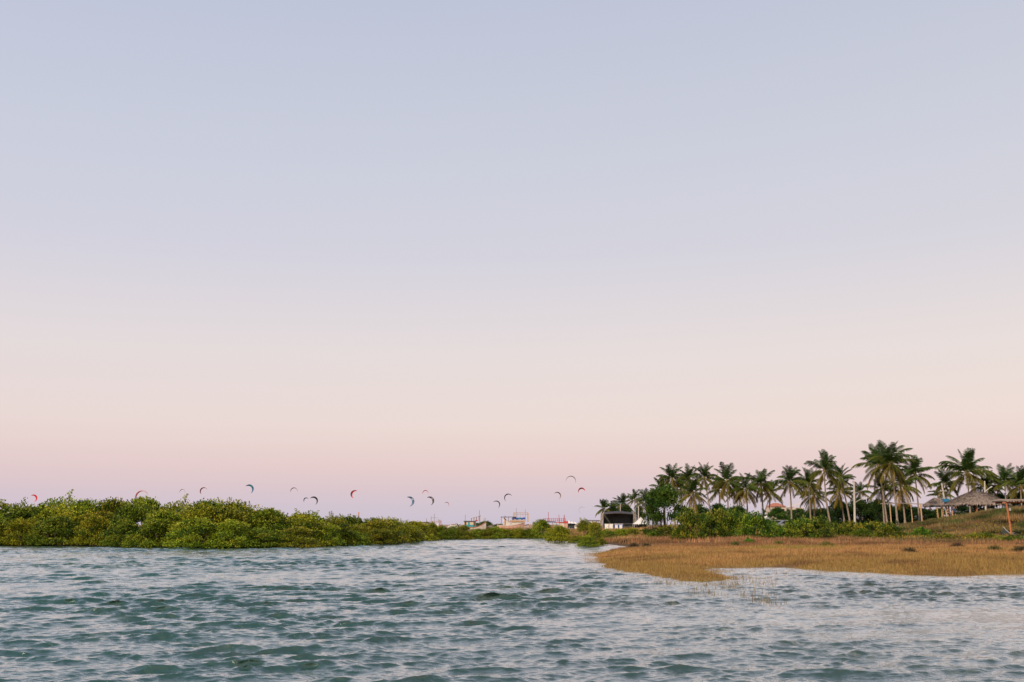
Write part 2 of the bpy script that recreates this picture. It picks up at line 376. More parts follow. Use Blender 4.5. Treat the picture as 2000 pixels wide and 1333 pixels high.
# ------------------------------------------------------------------ grass
def blades(x, y, z, col, hgt, wid, per=3, lean=.35):
    """one mesh of thin triangular blades, PER at each point"""
    k = len(x); x, y, z, hgt, wid = [np.repeat(v, per) for v in (x, y, z, hgt, wid)]; col = np.repeat(col, per, 0); m = k * per
    x = x + rng.normal(0, .5, m) * wid * 3; y = y + rng.normal(0, .05, m)
    a = rng.uniform(0, pi, m); la = rng.uniform(0, 2 * pi, m); ll = hgt * lean * rng.uniform(.2, 1.2, m); hh = hgt * rng.uniform(.55, 1.25, m)
    dx, dy = np.cos(a) * wid * .5, np.sin(a) * wid * .5
    co = np.empty((m, 3, 3)); co[:, 0] = np.c_[x - dx, y - dy, z - .03]; co[:, 1] = np.c_[x + dx, y + dy, z - .03]
    co[:, 2] = np.c_[x + np.cos(la) * ll, y + np.sin(la) * ll, z + hh]
    c = col * rng.uniform(.4, 1.6, (m, 1)) * (1 + rng.normal(0, .06, (m, 3)))
    return co.reshape(-1, 3), np.arange(m * 3).reshape(-1, 3), np.repeat(np.clip(c, .004, .9), 3, 0)
def scatter(nn, d0, d1, a0, a1, pw):
    u = rng.random(nn); e = 2 - pw
    d = (d0 ** e + u * (d1 ** e - d0 ** e)) ** (1 / e)
    return d * rng.uniform(a0, a1, nn), d
def grass_object(name, sets, label=None):
    cs, fs, ts, off = [], [], [], 0
    for co, f, t in sets: cs.append(co); fs.append(f + off); ts.append(t); off += len(co)
    o = link(name, np_mesh(name, np.vstack(cs), np.vstack(fs), M_GRASS, np.vstack(ts)))
    return tag(o, label, None, None, 'stuff')
# dry marsh grass on the low bank
x, y = scatter(230000, 26, 82, .07, .58, 1.55); s = sdist(x, y)
ok = s + .6 * wob(x, y, .35) + .5 * wob(x, y, 1.1) > -rng.exponential(.5, len(x)); x, y, s = x[ok], y[ok], s[ok]
z = ground(x, y, s)
hg = (.11 + .10 * rng.random(len(x)) + .07 * np.clip(wob(x, y, .45), -.6, 1)) * (.55 + .45 * sstep(0, 2.5, s)); wd = np.maximum(.011, y * .00042)
grass_object('marsh_grass', [blades(x, y, np.maximum(z, -.05), zone_colour(x, y), hg, wd, 2)], 'dry golden marsh grass covering the low bank beside the lagoon')
# taller mixed grass on the dune
x, y = scatter(110000, 76, 178, .20, .60, 1.3); s = sdist(x, y); ok = s > 3; x, y, s = x[ok], y[ok], s[ok]
x2, y2 = scatter(40000, 88, 230, .05, .22, 1.0); s2 = sdist(x2, y2); ok = s2 > 1; x2, y2, s2 = x2[ok], y2[ok], s2[ok]
x, y, s = np.r_[x, x2], np.r_[y, y2], np.r_[s, s2]
cl = wob(x, y, .9)
grass_object('dune_grass', [blades(x, y, ground(x, y, s), zone_colour(x, y) * (1 + .55 * cl[:, None]), .22 + .14 * rng.random(len(x)) + .22 * np.clip(cl, 0, 1), y * .00055, 2, .5)], 'olive and brown grass growing over the dune below the thatched pavilion')
# weeds standing in the shallows off the point
cen = [G(1405, 1140), G(1425, 1143), G(1440, 1150), G(1462, 1170), G(1480, 1172), G(1497, 1174), G(1505, 1178), G(1410, 1128), G(1445, 1126), G(1470, 1130), G(1375, 1146), G(1330, 1142), G(1300, 1140), G(1490, 1141), G(1525, 1121), G(1200, 1108), G(1172, 1092), G(1435, 1133), G(1415, 1148)]
xs, ys = [], []
for cx, cy in cen:
    k = random.randint(8, 22); xs.append(cx + rng.normal(0, .22, k)); ys.append(cy + rng.normal(0, .30, k))
for i in range(150):
    c = G(1340 + 180 * rng.random(), 1128 + 40 * rng.random()); xs.append(np.array([c[0]])); ys.append(np.array([c[1]]))
x, y = np.concatenate(xs), np.concatenate(ys)
grass_object('water_weeds', [blades(x, y, np.full(len(x), -.05), cmix(np.tile(C_OCH, (len(x), 1)), C_YG, rng.random(len(x)) * .35) * .68, .09 + .16 * rng.random(len(x)), np.full(len(x), .016), 3, .4)], 'sparse olive weeds standing in the shallow water off the grassy point')

# ------------------------------------------------------------------ foliage
LG = dict(dark=(.010, .028, .006), mid=(.050, .092, .009), lime=(.205, .232, .018), gold=(.310, .270, .026), tip=(.30, .19, .04))
def leaf_quads(pos, nrm, size, col):
    """one leaf-shaped quad per row: pos (n,3), direction (n,3), length (n)"""
    n = len(pos); d = nrm / np.linalg.norm(nrm, axis=1, keepdims=True)
    r = rng.normal(size=(n, 3)); sdir = np.cross(d, r); sdir /= np.linalg.norm(sdir, axis=1, keepdims=True) + 1e-9
    L = size[:, None]; wv = sdir * L * .30
    co = np.empty((n, 4, 3)); co[:, 0] = pos; co[:, 1] = pos + d * L * .55 + wv; co[:, 2] = pos + d * L; co[:, 3] = pos + d * L * .55 - wv
    return co.reshape(-1, 3), np.arange(n * 4).reshape(-1, 4), np.repeat(col, 4, 0)
def crown_mesh(name, rx, rz, lobes, sprigs, leaf, pal, per=6, shoots=8, base=.0, mat=M_LEAF, fill=.3, ragged=.35):
    """leaf sprigs over many overlapping lobes that make a dome rx wide (half) and rz high"""
    L = []
    for i in range(lobes):
        a = 2.39996 * i + rng.uniform(-.4, .4); h = rng.random() ** .75; rr = math.sqrt(max(0.05, 1 - h ** 2.6)) * rng.uniform(.55, .95)
        lr = rx * rng.uniform(.20, .40)
        L.append((np.array([cos(a) * rr * rx * .8, sin(a) * rr * rx * .8, base + (rz - base) * (.10 + h * .76)]), lr, rng.normal(0, .30)))
    for i in range(lobes // 2 if base < .5 else 0):            # a skirt of low branches
        a = 2 * pi * i / (lobes // 2) + rng.uniform(-.2, .2)
        L.append((np.array([cos(a) * rx * .70, sin(a) * rx * .70, rz * rng.uniform(.04, .14)]), rx * rng.uniform(.22, .32), rng.normal(0, .2)))
    L.append((np.array([0, 0, base + (rz - base) * .5]), rx * .5, 0))
    P, N, C = [], [], []
    pk = list(pal)
    per_l = sprigs // len(L)
    for c, lr, lum in L:
        d = rng.normal(size=(per_l, 3)); d /= np.linalg.norm(d, axis=1, keepdims=True); d[:, 2] = np.where(d[:, 2] < -.15, -d[:, 2], d[:, 2])
        rad = lr * np.where(rng.random(per_l) < fill, rng.uniform(.3, .9, per_l), 1 + ragged * .5 * rng.normal(0, .5, per_l))
        q = c + d * rad[:, None] * np.array([1, 1, .85]); P.append(q); N.append(d * .8 + np.array([0, 0, .55]))
        lu = np.clip(lum + rng.normal(0, .28, per_l) + .1, -1, 1)
        t = (lu + .75) / 1.5 * (len(pk) - 1); t = np.clip(t, 0, len(pk) - 1.001); i0 = t.astype(int); f = (t - i0)[:, None]
        pa = np.array(pk); C.append(pa[i0] * (1 - f) + pa[i0 + 1] * f)
    for i in range(shoots):
        c, lr, lum = L[rng.integers(len(L) - 1)]
        st = c + np.array([rng.normal(0, .4) * lr, rng.normal(0, .4) * lr, lr * .7]); k = 9; hgt = rng.uniform(.2, .6) * lr + .12
        t = np.linspace(0, 1, k); q = st + np.c_[rng.normal(0, .05, k) + .12 * t * rng.normal(), rng.normal(0, .05, k), t * hgt]
        P.append(q); N.append(np.tile([0, 0, 1.0], (k, 1)) + rng.normal(0, .5, (k, 3))); C.append(np.tile(pk[len(pk) // 2], (k, 1)) * rng.uniform(.7, 1.3))
    P, N, C = np.vstack(P), np.vstack(N), np.vstack(C); ok = P[:, 2] > base - .15
    P, N, C = P[ok], N[ok], C[ok]
    N /= np.linalg.norm(N, axis=1, keepdims=True); n = len(P)
    P, N, C = np.repeat(P, per, 0), np.repeat(N, per, 0), np.repeat(C, per, 0)
    v = N * .95 + rng.normal(0, .50, (n * per, 3)); sz = leaf * rng.uniform(.6, 1.4, n * per)
    P = P + rng.normal(0, leaf * .55, P.shape)
    C = C * rng.uniform(.72, 1.3, (n * per, 1)) * (1 + rng.normal(0, .05, (n * per, 3)))
    co, f, t = leaf_quads(P, v, sz, np.clip(C, .003, .8))
    return np_mesh(name, co, f, mat, t)
def trunk_mesh(h, r):
    mb = MB().tube([(0, 0, -.3), (.05, .02, h * .3), (-.06, .05, h * .65), (.05, 0, h)], [r * 1.2, r, r * .8, r * .45], 8); mb.sm = True
    return mb.mesh('trunk', M_BARK)
def stems_mesh(name, n, spread, h, r, below=.4, mat=M_BARK):
    mb = MB()
    for i in range(n):
        a = 2.4 * i + random.random(); b = (cos(a) * spread * .3, sin(a) * spread * .3, -below)
        e = (cos(a) * spread * random.uniform(.5, 1), sin(a) * spread * random.uniform(.5, 1), h * random.uniform(.6, 1))
        mb.tube([b, ((b[0] + e[0]) * .42, (b[1] + e[1]) * .42, e[2] * .45), e], [r, r * .75, r * .3], 5)
    return mb.mesh(name, mat)
PAL_M = [LG['dark'], LG['mid'], LG['lime'], LG['lime'], LG['gold']]
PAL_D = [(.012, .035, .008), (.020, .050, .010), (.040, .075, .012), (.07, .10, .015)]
BUSH = [(crown_mesh('crown', 2.3, 3.0, 17 + i, 1750, .140, PAL_M, 6, 6, 0, fill=.2, ragged=.28), stems_mesh('stem', 7, 1.3, 2.1, .05)) for i in range(6)]
SHRUB = [(crown_mesh('crown', 1.9, 1.9, 20 + i, 900, .145, [LG['dark'], LG['mid'], LG['mid'], LG['lime'], LG['gold']], 6, 10, 0, ragged=.6), stems_mesh('stem', 6, 1.1, 1.3, .035)) for i in range(4)]
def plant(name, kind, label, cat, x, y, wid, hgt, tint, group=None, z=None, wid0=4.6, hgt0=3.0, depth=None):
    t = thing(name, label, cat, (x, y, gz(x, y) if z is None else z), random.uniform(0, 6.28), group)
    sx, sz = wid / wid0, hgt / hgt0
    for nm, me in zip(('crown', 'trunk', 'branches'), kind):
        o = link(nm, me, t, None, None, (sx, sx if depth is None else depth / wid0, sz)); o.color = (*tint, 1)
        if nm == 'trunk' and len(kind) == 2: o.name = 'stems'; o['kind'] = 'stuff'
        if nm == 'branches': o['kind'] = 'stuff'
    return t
MARKS = [(66, 'the leftmost red kite'), (275, 'the thin pink kite'), (376, 'the dark red kite'), (487, 'the teal kite'), (574, 'the slim brown kite'),
         (606, 'the black crescent kite'), (690, 'the scarlet kite'), (801, 'the blue kite')]
TINTS = [('yellow-green', (1.35, 1.24, 1.0)), ('bright green', (1.08, 1.24, 1.1)), ('olive', (1.0, .93, 1.0)), ('deep green', (.76, .90, .95))]
_seen = set()
def where(px, marks=MARKS):
    mx_, nm = min(marks, key=lambda q: abs(q[0] - px)); dx = px - mx_
    return ('right under ' if abs(dx) < 13 else 'just left below ' if -34 < dx < 0 else 'just right below ' if 0 < dx < 34 else 'left below ' if dx < 0 else 'right below ') + nm
def uniq(mk, opts):
    for o in opts:
        l = mk(o)
        if l not in _seen: _seen.add(l); return o, l
    o = opts[0]; l = mk(o) + ', second of two'; _seen.add(l); return o, l
# skyline and waterline of the mangroves in the photograph: pixel x -> top y, base y
tx = [-120, 0, 80, 100, 150, 200, 250, 310, 350, 390, 440, 500, 560, 600, 660, 700, 740, 790, 815, 830]
ty = [984, 984, 977, 972, 980, 984, 979, 976, 984, 980, 984, 991, 994, 999, 1007, 1014, 1013, 1015, 1019, 1027]
bx = [-120, 0, 170, 380, 600, 690, 770, 815, 830]; by = [1066, 1067, 1068, 1073, 1071, 1066, 1064, 1060, 1056]
def mangrove(px, row, back, frac, wpx):
    base = np.interp(px, bx, by); top = np.interp(px, tx, ty); d = G(px, base)[1] + back
    zt = W(px, top, d).z * frac
    wid = wpx * mpp(d); xx = (px - 1000) * mpp(d)
    opts = random.sample(TINTS, 4)
    size = 'broad' if wid > 4.9 else 'narrow' if wid < 3.7 else 'rounded'
    (tn, tv), lab = uniq(lambda o: f'{size} {o[0]} mangrove bush, {row} row, {where(px)}', opts)
    j = random.uniform(.78, 1.15)
    plant('mangrove_bush', random.choice(BUSH), lab, 'mangrove', xx, d + wid * .35, wid, zt * .90 + .05, tuple(c * j for c in tv), 'mangrove bushes along the left bank', z=-.05)
random.seed(21)
px = -90
while px < 770:
    st = random.uniform(52, 78) * (1 if px < 600 else .7)
    mangrove(px, 'waterline', random.uniform(0, 1.2), random.uniform(.50, .72), st * random.uniform(1.35, 1.8)); px += st
px = -110
while px < 800:
    st = random.uniform(55, 80) * (1 if px < 600 else .7)
    mangrove(px, 'middle', random.uniform(3.0, 4.5), random.uniform(.76, 1.0), st * random.uniform(1.8, 2.2)); px += st
px = -110
while px < 830:
    st = random.uniform(50, 74) * (1 if px < 600 else .65)
    mangrove(px, 'rear', random.uniform(7, 10), random.uniform(.92, 1.15), st * random.uniform(1.9, 2.3)); px += st

# low mangroves across the end of the channel, in front of the boats
FAR = [(838, 1026, 1055, 30), (862, 1035, 1054, 34), (884, 1033, 1054, 30), (905, 1034, 1054, 34), (930, 1036, 1053, 34), (951, 1035, 1053, 28), (968, 1030, 1053, 26),
       (990, 1037, 1052, 32), (1012, 1033, 1052, 28), (1034, 1036, 1052, 30), (1056, 1024, 1052, 36), (1080, 1038, 1053, 30)]
marks2 = [(842, 'the pale wooden boat on the left'), (887, 'the white upturned boat'), (930, 'the boat with a teal wheelhouse'), (960, 'the grey-green scrub'), (1005, 'the pink hull'), (1040, 'the broken boat ribs'), (1083, 'the red railed boat')]
for i, (px, top, base, wpx) in enumerate(FAR):
    d = G(px, base)[1]; wid = wpx * mpp(d) * 1.25
    (tn, tv), lab = uniq(lambda o: f'low {o[0]} mangrove bush in front of {min(marks2, key=lambda q: abs(q[0] - px))[1]}', random.sample(TINTS, 4))
    plant('mangrove_bush', BUSH[i % 6], lab, 'mangrove', (px - 1000) * mpp(d), d + 1.2, wid, W(px, top, d).z * (1.02 if 920 < px < 1040 else 1.2) + .1, tv, 'low mangroves across the channel end', z=-.05)
    d2 = d + 5
    (tn, tv), lab = uniq(lambda o: f'small {o[0]} bush behind the low mangroves near {min(marks2, key=lambda q: abs(q[0] - px))[1]}', random.sample(TINTS, 4))
    plant('mangrove_bush', BUSH[(i + 3) % 6], lab, 'mangrove', (px + 11 - 1000) * mpp(d2), d2, wid, W(px, min(top + 5, 1034) if px > 1040 else top + 6, d2).z * 1.08 + .1, tv, 'low mangroves across the channel end', z=-.05)
for px, top, base, wpx, tn, lab in [
    (1095, 1030, 1059, 42, TINTS[0], 'round yellow-green mangrove bush standing alone in the channel below the red railed boat'),
    (1073, 1050, 1056, 14, TINTS[0], 'tiny sprig of mangrove in the water left of the round lone bush'),
    (1144, 1019, 1058, 34, TINTS[2], 'tall narrow olive-green bush left of the black stage'),
    (1163, 1026, 1060, 40, TINTS[2], 'olive bush in front of the left end of the black stage'),
    (1128, 1048, 1060, 30, TINTS[2], 'low olive bush at the channel edge left of the tall narrow bush'),
    (1150, 1050, 1063, 40, TINTS[1], 'low spreading green bush at the water under the tall narrow bush'),
    (1184, 1036, 1053, 36, TINTS[1], 'low green bush in front of the plain white cabinets'),
    (1212, 1034, 1052, 34, TINTS[1], 'low bright green bush in front of the blue and white cabinets'),
    (1236, 1033, 1050, 32, TINTS[0], 'low yellow-green bush below the right end of the black stage'),
    (1255, 1036, 1048, 20, TINTS[2], 'small olive bush right of the black stage below the white tent')]:
    d = G(px, base, .05 if px < 1150 else .25)[1]; xx = (px - 1000) * mpp(d); z0 = gz(xx, d + 1) if px > 1160 else -.05
    plant('mangrove_bush', random.choice(BUSH), lab, 'mangrove', xx, d + 1, wpx * mpp(d) * 1.2, W(px, top, d).z - z0 + .05, tn[1], None, z=z0)

# shrubs along the foot of the dune
for px, top, base, wpx, kind, tv, lab in [
    (1302, 1030, 1050, 52, 0, (.8, .75, .9), 'low dark brown-green shrub at the right foot of the dark broadleaf tree'),
    (1276, 1040, 1050, 22, 1, (.7, 1.0, .9), 'small green shrub under the left side of the dark broadleaf tree'),
    (1352, 1004, 1058, 62, 2, (1.05, 1.0, 1), 'tall ragged yellow-tipped shrub right of the dark broadleaf tree'),
    (1336, 1030, 1057, 44, 3, (1.1, .95, 1), 'lower olive shrub leaning out before the tall ragged shrub'),
    (1405, 1002, 1055, 70, 0, (.85, .9, 1), 'big rounded olive shrub under the slender leaning palm'),
    (1440, 1000, 1054, 60, 1, (.75, .95, 1), 'big dark green shrub left of the white parasol'),
    (1478, 1010, 1056, 70, 2, (.8, 1.05, 1), 'broad green shrub below the white parasol'),
    (1510, 1021, 1054, 44, 3, (.75, 1.15, 1), 'bright green shrub in front of the parked white car'),
    (1545, 1032, 1056, 40, 0, (.7, 1.05, 1), 'low green shrub under the single straight palm'),
    (1572, 1016, 1057, 66, 1, (.8, 1.0, 1), 'broad green shrub below the pair of close palm trunks'),
    (1607, 1017, 1057, 60, 2, (.75, .85, 1), 'dark olive shrub below the person in orange'),
    (1640, 1024, 1050, 46, 3, (.95, .95, 1), 'olive shrub right of the leaning foot of the tallest middle palm'),
    (1672, 1022, 1051, 50, 0, (1.0, .95, 1), 'yellowish shrub at the foot of the street lamp pole'),
    (1708, 1022, 1053, 60, 1, (1.1, 1.0, 1), 'yellow-flecked shrub left of the twin tall palms'),
    (1740, 1027, 1056, 56, 2, (.95, .9, 1), 'olive shrub hiding the foot of the twin tall palms'),
    (1466, 1055, 1064, 22, 3, (.5, 1.2, 1), 'small vivid green bush on the dry grass'),
    (1802, 1033, 1054, 36, 0, (.7, 1.2, 1), 'bright green bush on the dune slope below the two walkers'),
    (1850, 1044, 1055, 44, 1, (.85, .95, 1), 'low green bush on the dune slope left of the yellow flowers'),
    (1935, 1044, 1059, 62, 2, (1.1, 1.1, 1), 'broad low yellow-flowered bush below the grey boat'),
    (1978, 1048, 1061, 50, 3, (.9, 1.1, 1), 'low yellow-flowered bush at the right end of the dune foot'),
    (1905, 1026, 1038, 50, 0, (.8, .7, 1), 'dry grey-brown low shrub on the dune left of the grey boat'),
    (1768, 1041, 1052, 40, 1, (.8, .9, 1), 'low olive shrub right of the twin tall palms'),
    (1690, 1036, 1054, 44, 2, (.95, 1.05, 1), 'low green shrub before the yellow-flecked shrub')]:
    z0 = .4; d = G(px, base, z0)[1]
    for _ in range(4):
        xx = (px - 1000) * mpp(d); z0 = gz(xx, d)
        if z0 < CAM_H - .3: d = .5 * d + .5 * min(G(px, base, z0)[1], 112)
    wid = wpx * mpp(d) * 1.15
    plant('shrub', SHRUB[kind], lab, 'shrub', xx, d + wid * .3, wid, max(.5, W(px, top, d).z - z0 + .05), tv, 'shrubs along the foot of the dune', z=z0 - .05, wid0=3.8, hgt0=1.9)

# low tufts on the dry bank
for px, py, w_, tv, lab in [(1222, 1058, 16, (.6, .5, .8), 'small dark brown tuft at the back of the narrow inlet'), (1237, 1065, 14, (.5, .5, .8), 'dark tuft at the very tip of the narrow inlet'), (1262, 1067, 13, (.5, .5, .8), 'dark tuft on the grass just right of the inlet tip'),
        (1434, 1067, 14, (.6, .9, .8), 'small olive tuft on the grass left of the vivid green bush'), (1520, 1066, 18, (.8, 1.0, .8), 'low olive tuft on the yellow-green strip right of the vivid green bush'), (1612, 1069, 24, (.8, 1.05, .8), 'wide low olive tuft on the right part of the yellow-green strip'), (1772, 1081, 24, (.5, .5, .8), 'dark spiky tuft on the dry grass below the bright green dune bush'),
        (1866, 1072, 26, (.55, .45, .8), 'dark brown tuft at the dune foot below the low green bush'), (1938, 1078, 18, (.6, .7, .8), 'olive tuft on the dry grass below the yellow-flowered bush'), (1988, 1080, 20, (.5, .55, .8), 'dark tuft on the dry grass at the right edge')]:
    d = G(px, py, .28)[1]; xx = (px - 1000) * mpp(d); wd = w_ * mpp(d) * 1.2
    k = 90; tx_, ty_ = np.clip(rng.normal(0, wd * .22, k), -wd * .4, wd * .4), np.clip(rng.normal(0, wd * .2, k), -wd * .36, wd * .36); hh = (.26 + .05 * wd) * np.exp(-(tx_ / wd * 2) ** 2) + .08
    co, f, tn = blades(tx_, ty_, np.zeros(k), np.tile(np.array((.16, .13, .045)) * np.array(tv), (k, 1)), hh, np.full(k, .045), 4, .7)
    t = tag(link('grass_tuft', np_mesh('grass_tuft', co, f, M_GRASS, tn), None, (xx, d, gz(xx, d))), lab, 'tuft', 'tufts on the dry bank')

# broadleaf trees
TREE = [(crown_mesh('crown', 3.6, 6.0, 22, 1500, .24, PAL_D, 6, 8, 1.5, fill=.35, ragged=.5), trunk_mesh(4.4, .2), stems_mesh('branches', 6, 1.9, 4.4, .08, -1.2)) for i in range(3)]
DENSE = [(crown_mesh('crown', 3.6, 6.0, 26, 1900, .26, PAL_D, 6, 8, .2, fill=.4, ragged=.45), trunk_mesh(4.4, .2), stems_mesh('branches', 6, 1.9, 4.4, .08, -.8)) for i in range(3)]
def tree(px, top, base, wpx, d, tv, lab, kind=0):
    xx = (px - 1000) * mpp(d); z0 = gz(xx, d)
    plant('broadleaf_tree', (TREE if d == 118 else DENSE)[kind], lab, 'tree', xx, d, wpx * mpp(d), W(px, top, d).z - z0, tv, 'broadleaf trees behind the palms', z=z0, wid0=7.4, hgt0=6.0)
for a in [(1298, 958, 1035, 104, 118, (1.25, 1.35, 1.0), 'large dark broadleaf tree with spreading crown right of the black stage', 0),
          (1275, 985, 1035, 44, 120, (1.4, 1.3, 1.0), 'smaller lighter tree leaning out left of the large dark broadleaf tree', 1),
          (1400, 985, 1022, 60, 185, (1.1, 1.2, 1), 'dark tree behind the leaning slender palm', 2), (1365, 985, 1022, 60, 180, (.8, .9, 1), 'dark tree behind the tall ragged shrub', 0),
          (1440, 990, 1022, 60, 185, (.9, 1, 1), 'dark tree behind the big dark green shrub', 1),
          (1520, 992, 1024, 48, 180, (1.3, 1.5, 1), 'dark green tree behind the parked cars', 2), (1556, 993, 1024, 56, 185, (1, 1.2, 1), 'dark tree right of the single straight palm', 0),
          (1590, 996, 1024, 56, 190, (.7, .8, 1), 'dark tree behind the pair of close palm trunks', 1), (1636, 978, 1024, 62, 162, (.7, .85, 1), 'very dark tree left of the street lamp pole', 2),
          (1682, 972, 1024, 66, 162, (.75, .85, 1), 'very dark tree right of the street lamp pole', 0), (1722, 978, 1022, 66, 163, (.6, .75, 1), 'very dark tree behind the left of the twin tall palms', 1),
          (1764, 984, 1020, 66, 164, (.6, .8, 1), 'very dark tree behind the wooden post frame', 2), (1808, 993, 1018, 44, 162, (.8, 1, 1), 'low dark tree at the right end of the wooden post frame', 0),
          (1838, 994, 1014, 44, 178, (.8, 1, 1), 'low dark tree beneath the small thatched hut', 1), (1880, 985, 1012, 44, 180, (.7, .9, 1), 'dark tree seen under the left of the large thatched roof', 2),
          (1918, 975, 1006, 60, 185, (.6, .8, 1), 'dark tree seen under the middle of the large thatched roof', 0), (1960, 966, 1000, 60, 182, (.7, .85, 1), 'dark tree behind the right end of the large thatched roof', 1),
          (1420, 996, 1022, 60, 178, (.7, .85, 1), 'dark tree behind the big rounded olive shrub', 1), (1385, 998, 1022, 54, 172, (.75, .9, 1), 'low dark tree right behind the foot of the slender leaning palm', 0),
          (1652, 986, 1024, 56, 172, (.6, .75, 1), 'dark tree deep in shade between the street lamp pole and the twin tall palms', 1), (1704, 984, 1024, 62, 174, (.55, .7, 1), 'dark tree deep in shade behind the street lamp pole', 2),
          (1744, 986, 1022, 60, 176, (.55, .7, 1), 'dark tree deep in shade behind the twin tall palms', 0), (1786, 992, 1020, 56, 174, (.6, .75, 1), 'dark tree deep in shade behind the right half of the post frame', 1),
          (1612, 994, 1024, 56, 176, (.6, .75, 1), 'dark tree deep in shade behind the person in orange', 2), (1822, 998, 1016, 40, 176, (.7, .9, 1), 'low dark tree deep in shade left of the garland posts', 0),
          (1998, 962, 998, 64, 180, (.6, .8, 1), 'dark tree behind the orange pergola', 2), (2036, 965, 998, 60, 180, (.7, .9, 1), 'dark tree beyond the orange pergola past the right edge', 0)]: tree(*a)
for px, top, wpx, d, lab in [(948, 1019, 40, 290, 'grey-green scrub tree between the teal wheelhouse boat and the pink boat'), (930, 1022, 26, 295, 'small grey-green tree behind the teal wheelhouse boat'), (975, 1024, 34, 330, 'low dark tree just left of the pink boat'),
                             (1250, 990, 26, 260, 'dark tree behind the right end of the black stage'), (1222, 988, 40, 265, 'dark tree behind the middle of the black stage'), (1198, 990, 34, 262, 'dark tree behind the left end of the black stage')]:
    tree(px, top, 1033, wpx, d, (2.3, 1.9, 2.6) if px < 1100 else (.9, .9, 1), lab, 1)

# ------------------------------------------------------------------ coconut palms
def frond_mesh(name, e0, bend, col, seed, droop=.6, dry=0.0):
    """a pinnate leaf one unit long, growing along +x: curved midrib and hanging leaflets"""
    r = np.random.default_rng(seed); n = 15; p = np.zeros((n, 3)); el = R(e0); tw = r.normal(0, .10)
    dirs = []
    for i in range(n):
        t = i / (n - 1); a = el - R(bend) * t ** 1.35; dv = np.array([cos(a), tw * t, sin(a)]); dirs.append(dv / np.linalg.norm(dv))
        if i: p[i] = p[i - 1] + dirs[i] / (n - 1)
    co, f, tn = [], [], []
    col = np.array(col); rib = col * 1.5 + np.array((.10, .07, .01))
    for i in range(n):
        rr = .020 * (1 - .8 * i / (n - 1)); s_ = np.array([0, 1, 0]); u_ = np.cross(dirs[i], s_)
        co += [p[i] + s_ * rr, p[i] + u_ * rr, p[i] - s_ * rr]; tn += [rib] * 3
        if i:
            b = i * 3
            for k in range(3): f.append((b - 3 + k, b - 3 + (k + 1) % 3, b + (k + 1) % 3, b + k))
    m = 27
    for j in range(m):
        t = .16 + .84 * j / (m - 1); q = t * (n - 1); i0 = min(int(q), n - 2); fr = q - i0
        pt = p[i0] * (1 - fr) + p[i0 + 1] * fr; dv = dirs[i0]
        ln = .265 * (math.sin(pi * (.12 + .80 * t)) ** .7) * r.uniform(.85, 1.12)
        for sgn in (-1, 1):
            v = dv * (.55 + .35 * t) + np.array([0, sgn * r.uniform(.55, .85), 0]) + np.array([0, 0, -droop * r.uniform(.7, 1.3)])
            v /= np.linalg.norm(v); wv = dv * .0145
            mid = pt + v * ln * .55; tip = pt + v * ln + np.array([0, 0, -ln * .25 * droop])
            b = len(co); c = col * r.uniform(.65, 1.35)
            co += [pt - wv * .7, pt + wv * .7, mid + wv, mid - wv, tip + wv * .25, tip - wv * .25]; tn += [c] * 4 + [c * 1.15] * 2
            f += [(b, b + 1, b + 2, b + 3), (b + 3, b + 2, b + 4, b + 5)]
    return np_mesh(name, np.array(co), np.array(f), M_FROND, np.clip(np.array(tn), 0, 1))
GR = [((.030, .062, .014), 84, 30, .35), ((.034, .068, .014), 66, 52, .45), ((.046, .078, .014), 44, 66, .6), ((.070, .088, .016), 20, 70, .75), ((.105, .098, .018), -8, 62, .85), ((.150, .115, .025), -38, 42, .9), ((.23, .13, .05), -58, 26, .8)]
FR = [[frond_mesh('frond', e + v_ * 6 - 6, b * (1 + .18 * (v_ - 1)), c, 100 + k * 3 + v_, dr) for v_ in range(3)] for k, (c, e, b, dr) in enumerate(GR)]
NUT = MB()
for i in range(7): NUT.ball((random.uniform(-.22, .22), random.uniform(-.22, .22), random.uniform(-.3, .05)), .13, 7, 4)
NUT.sm = True; NUTM = NUT.mesh('coconut_bunch', paint('coconut_husk', (.33, .17, .05), .6, .3, 3))
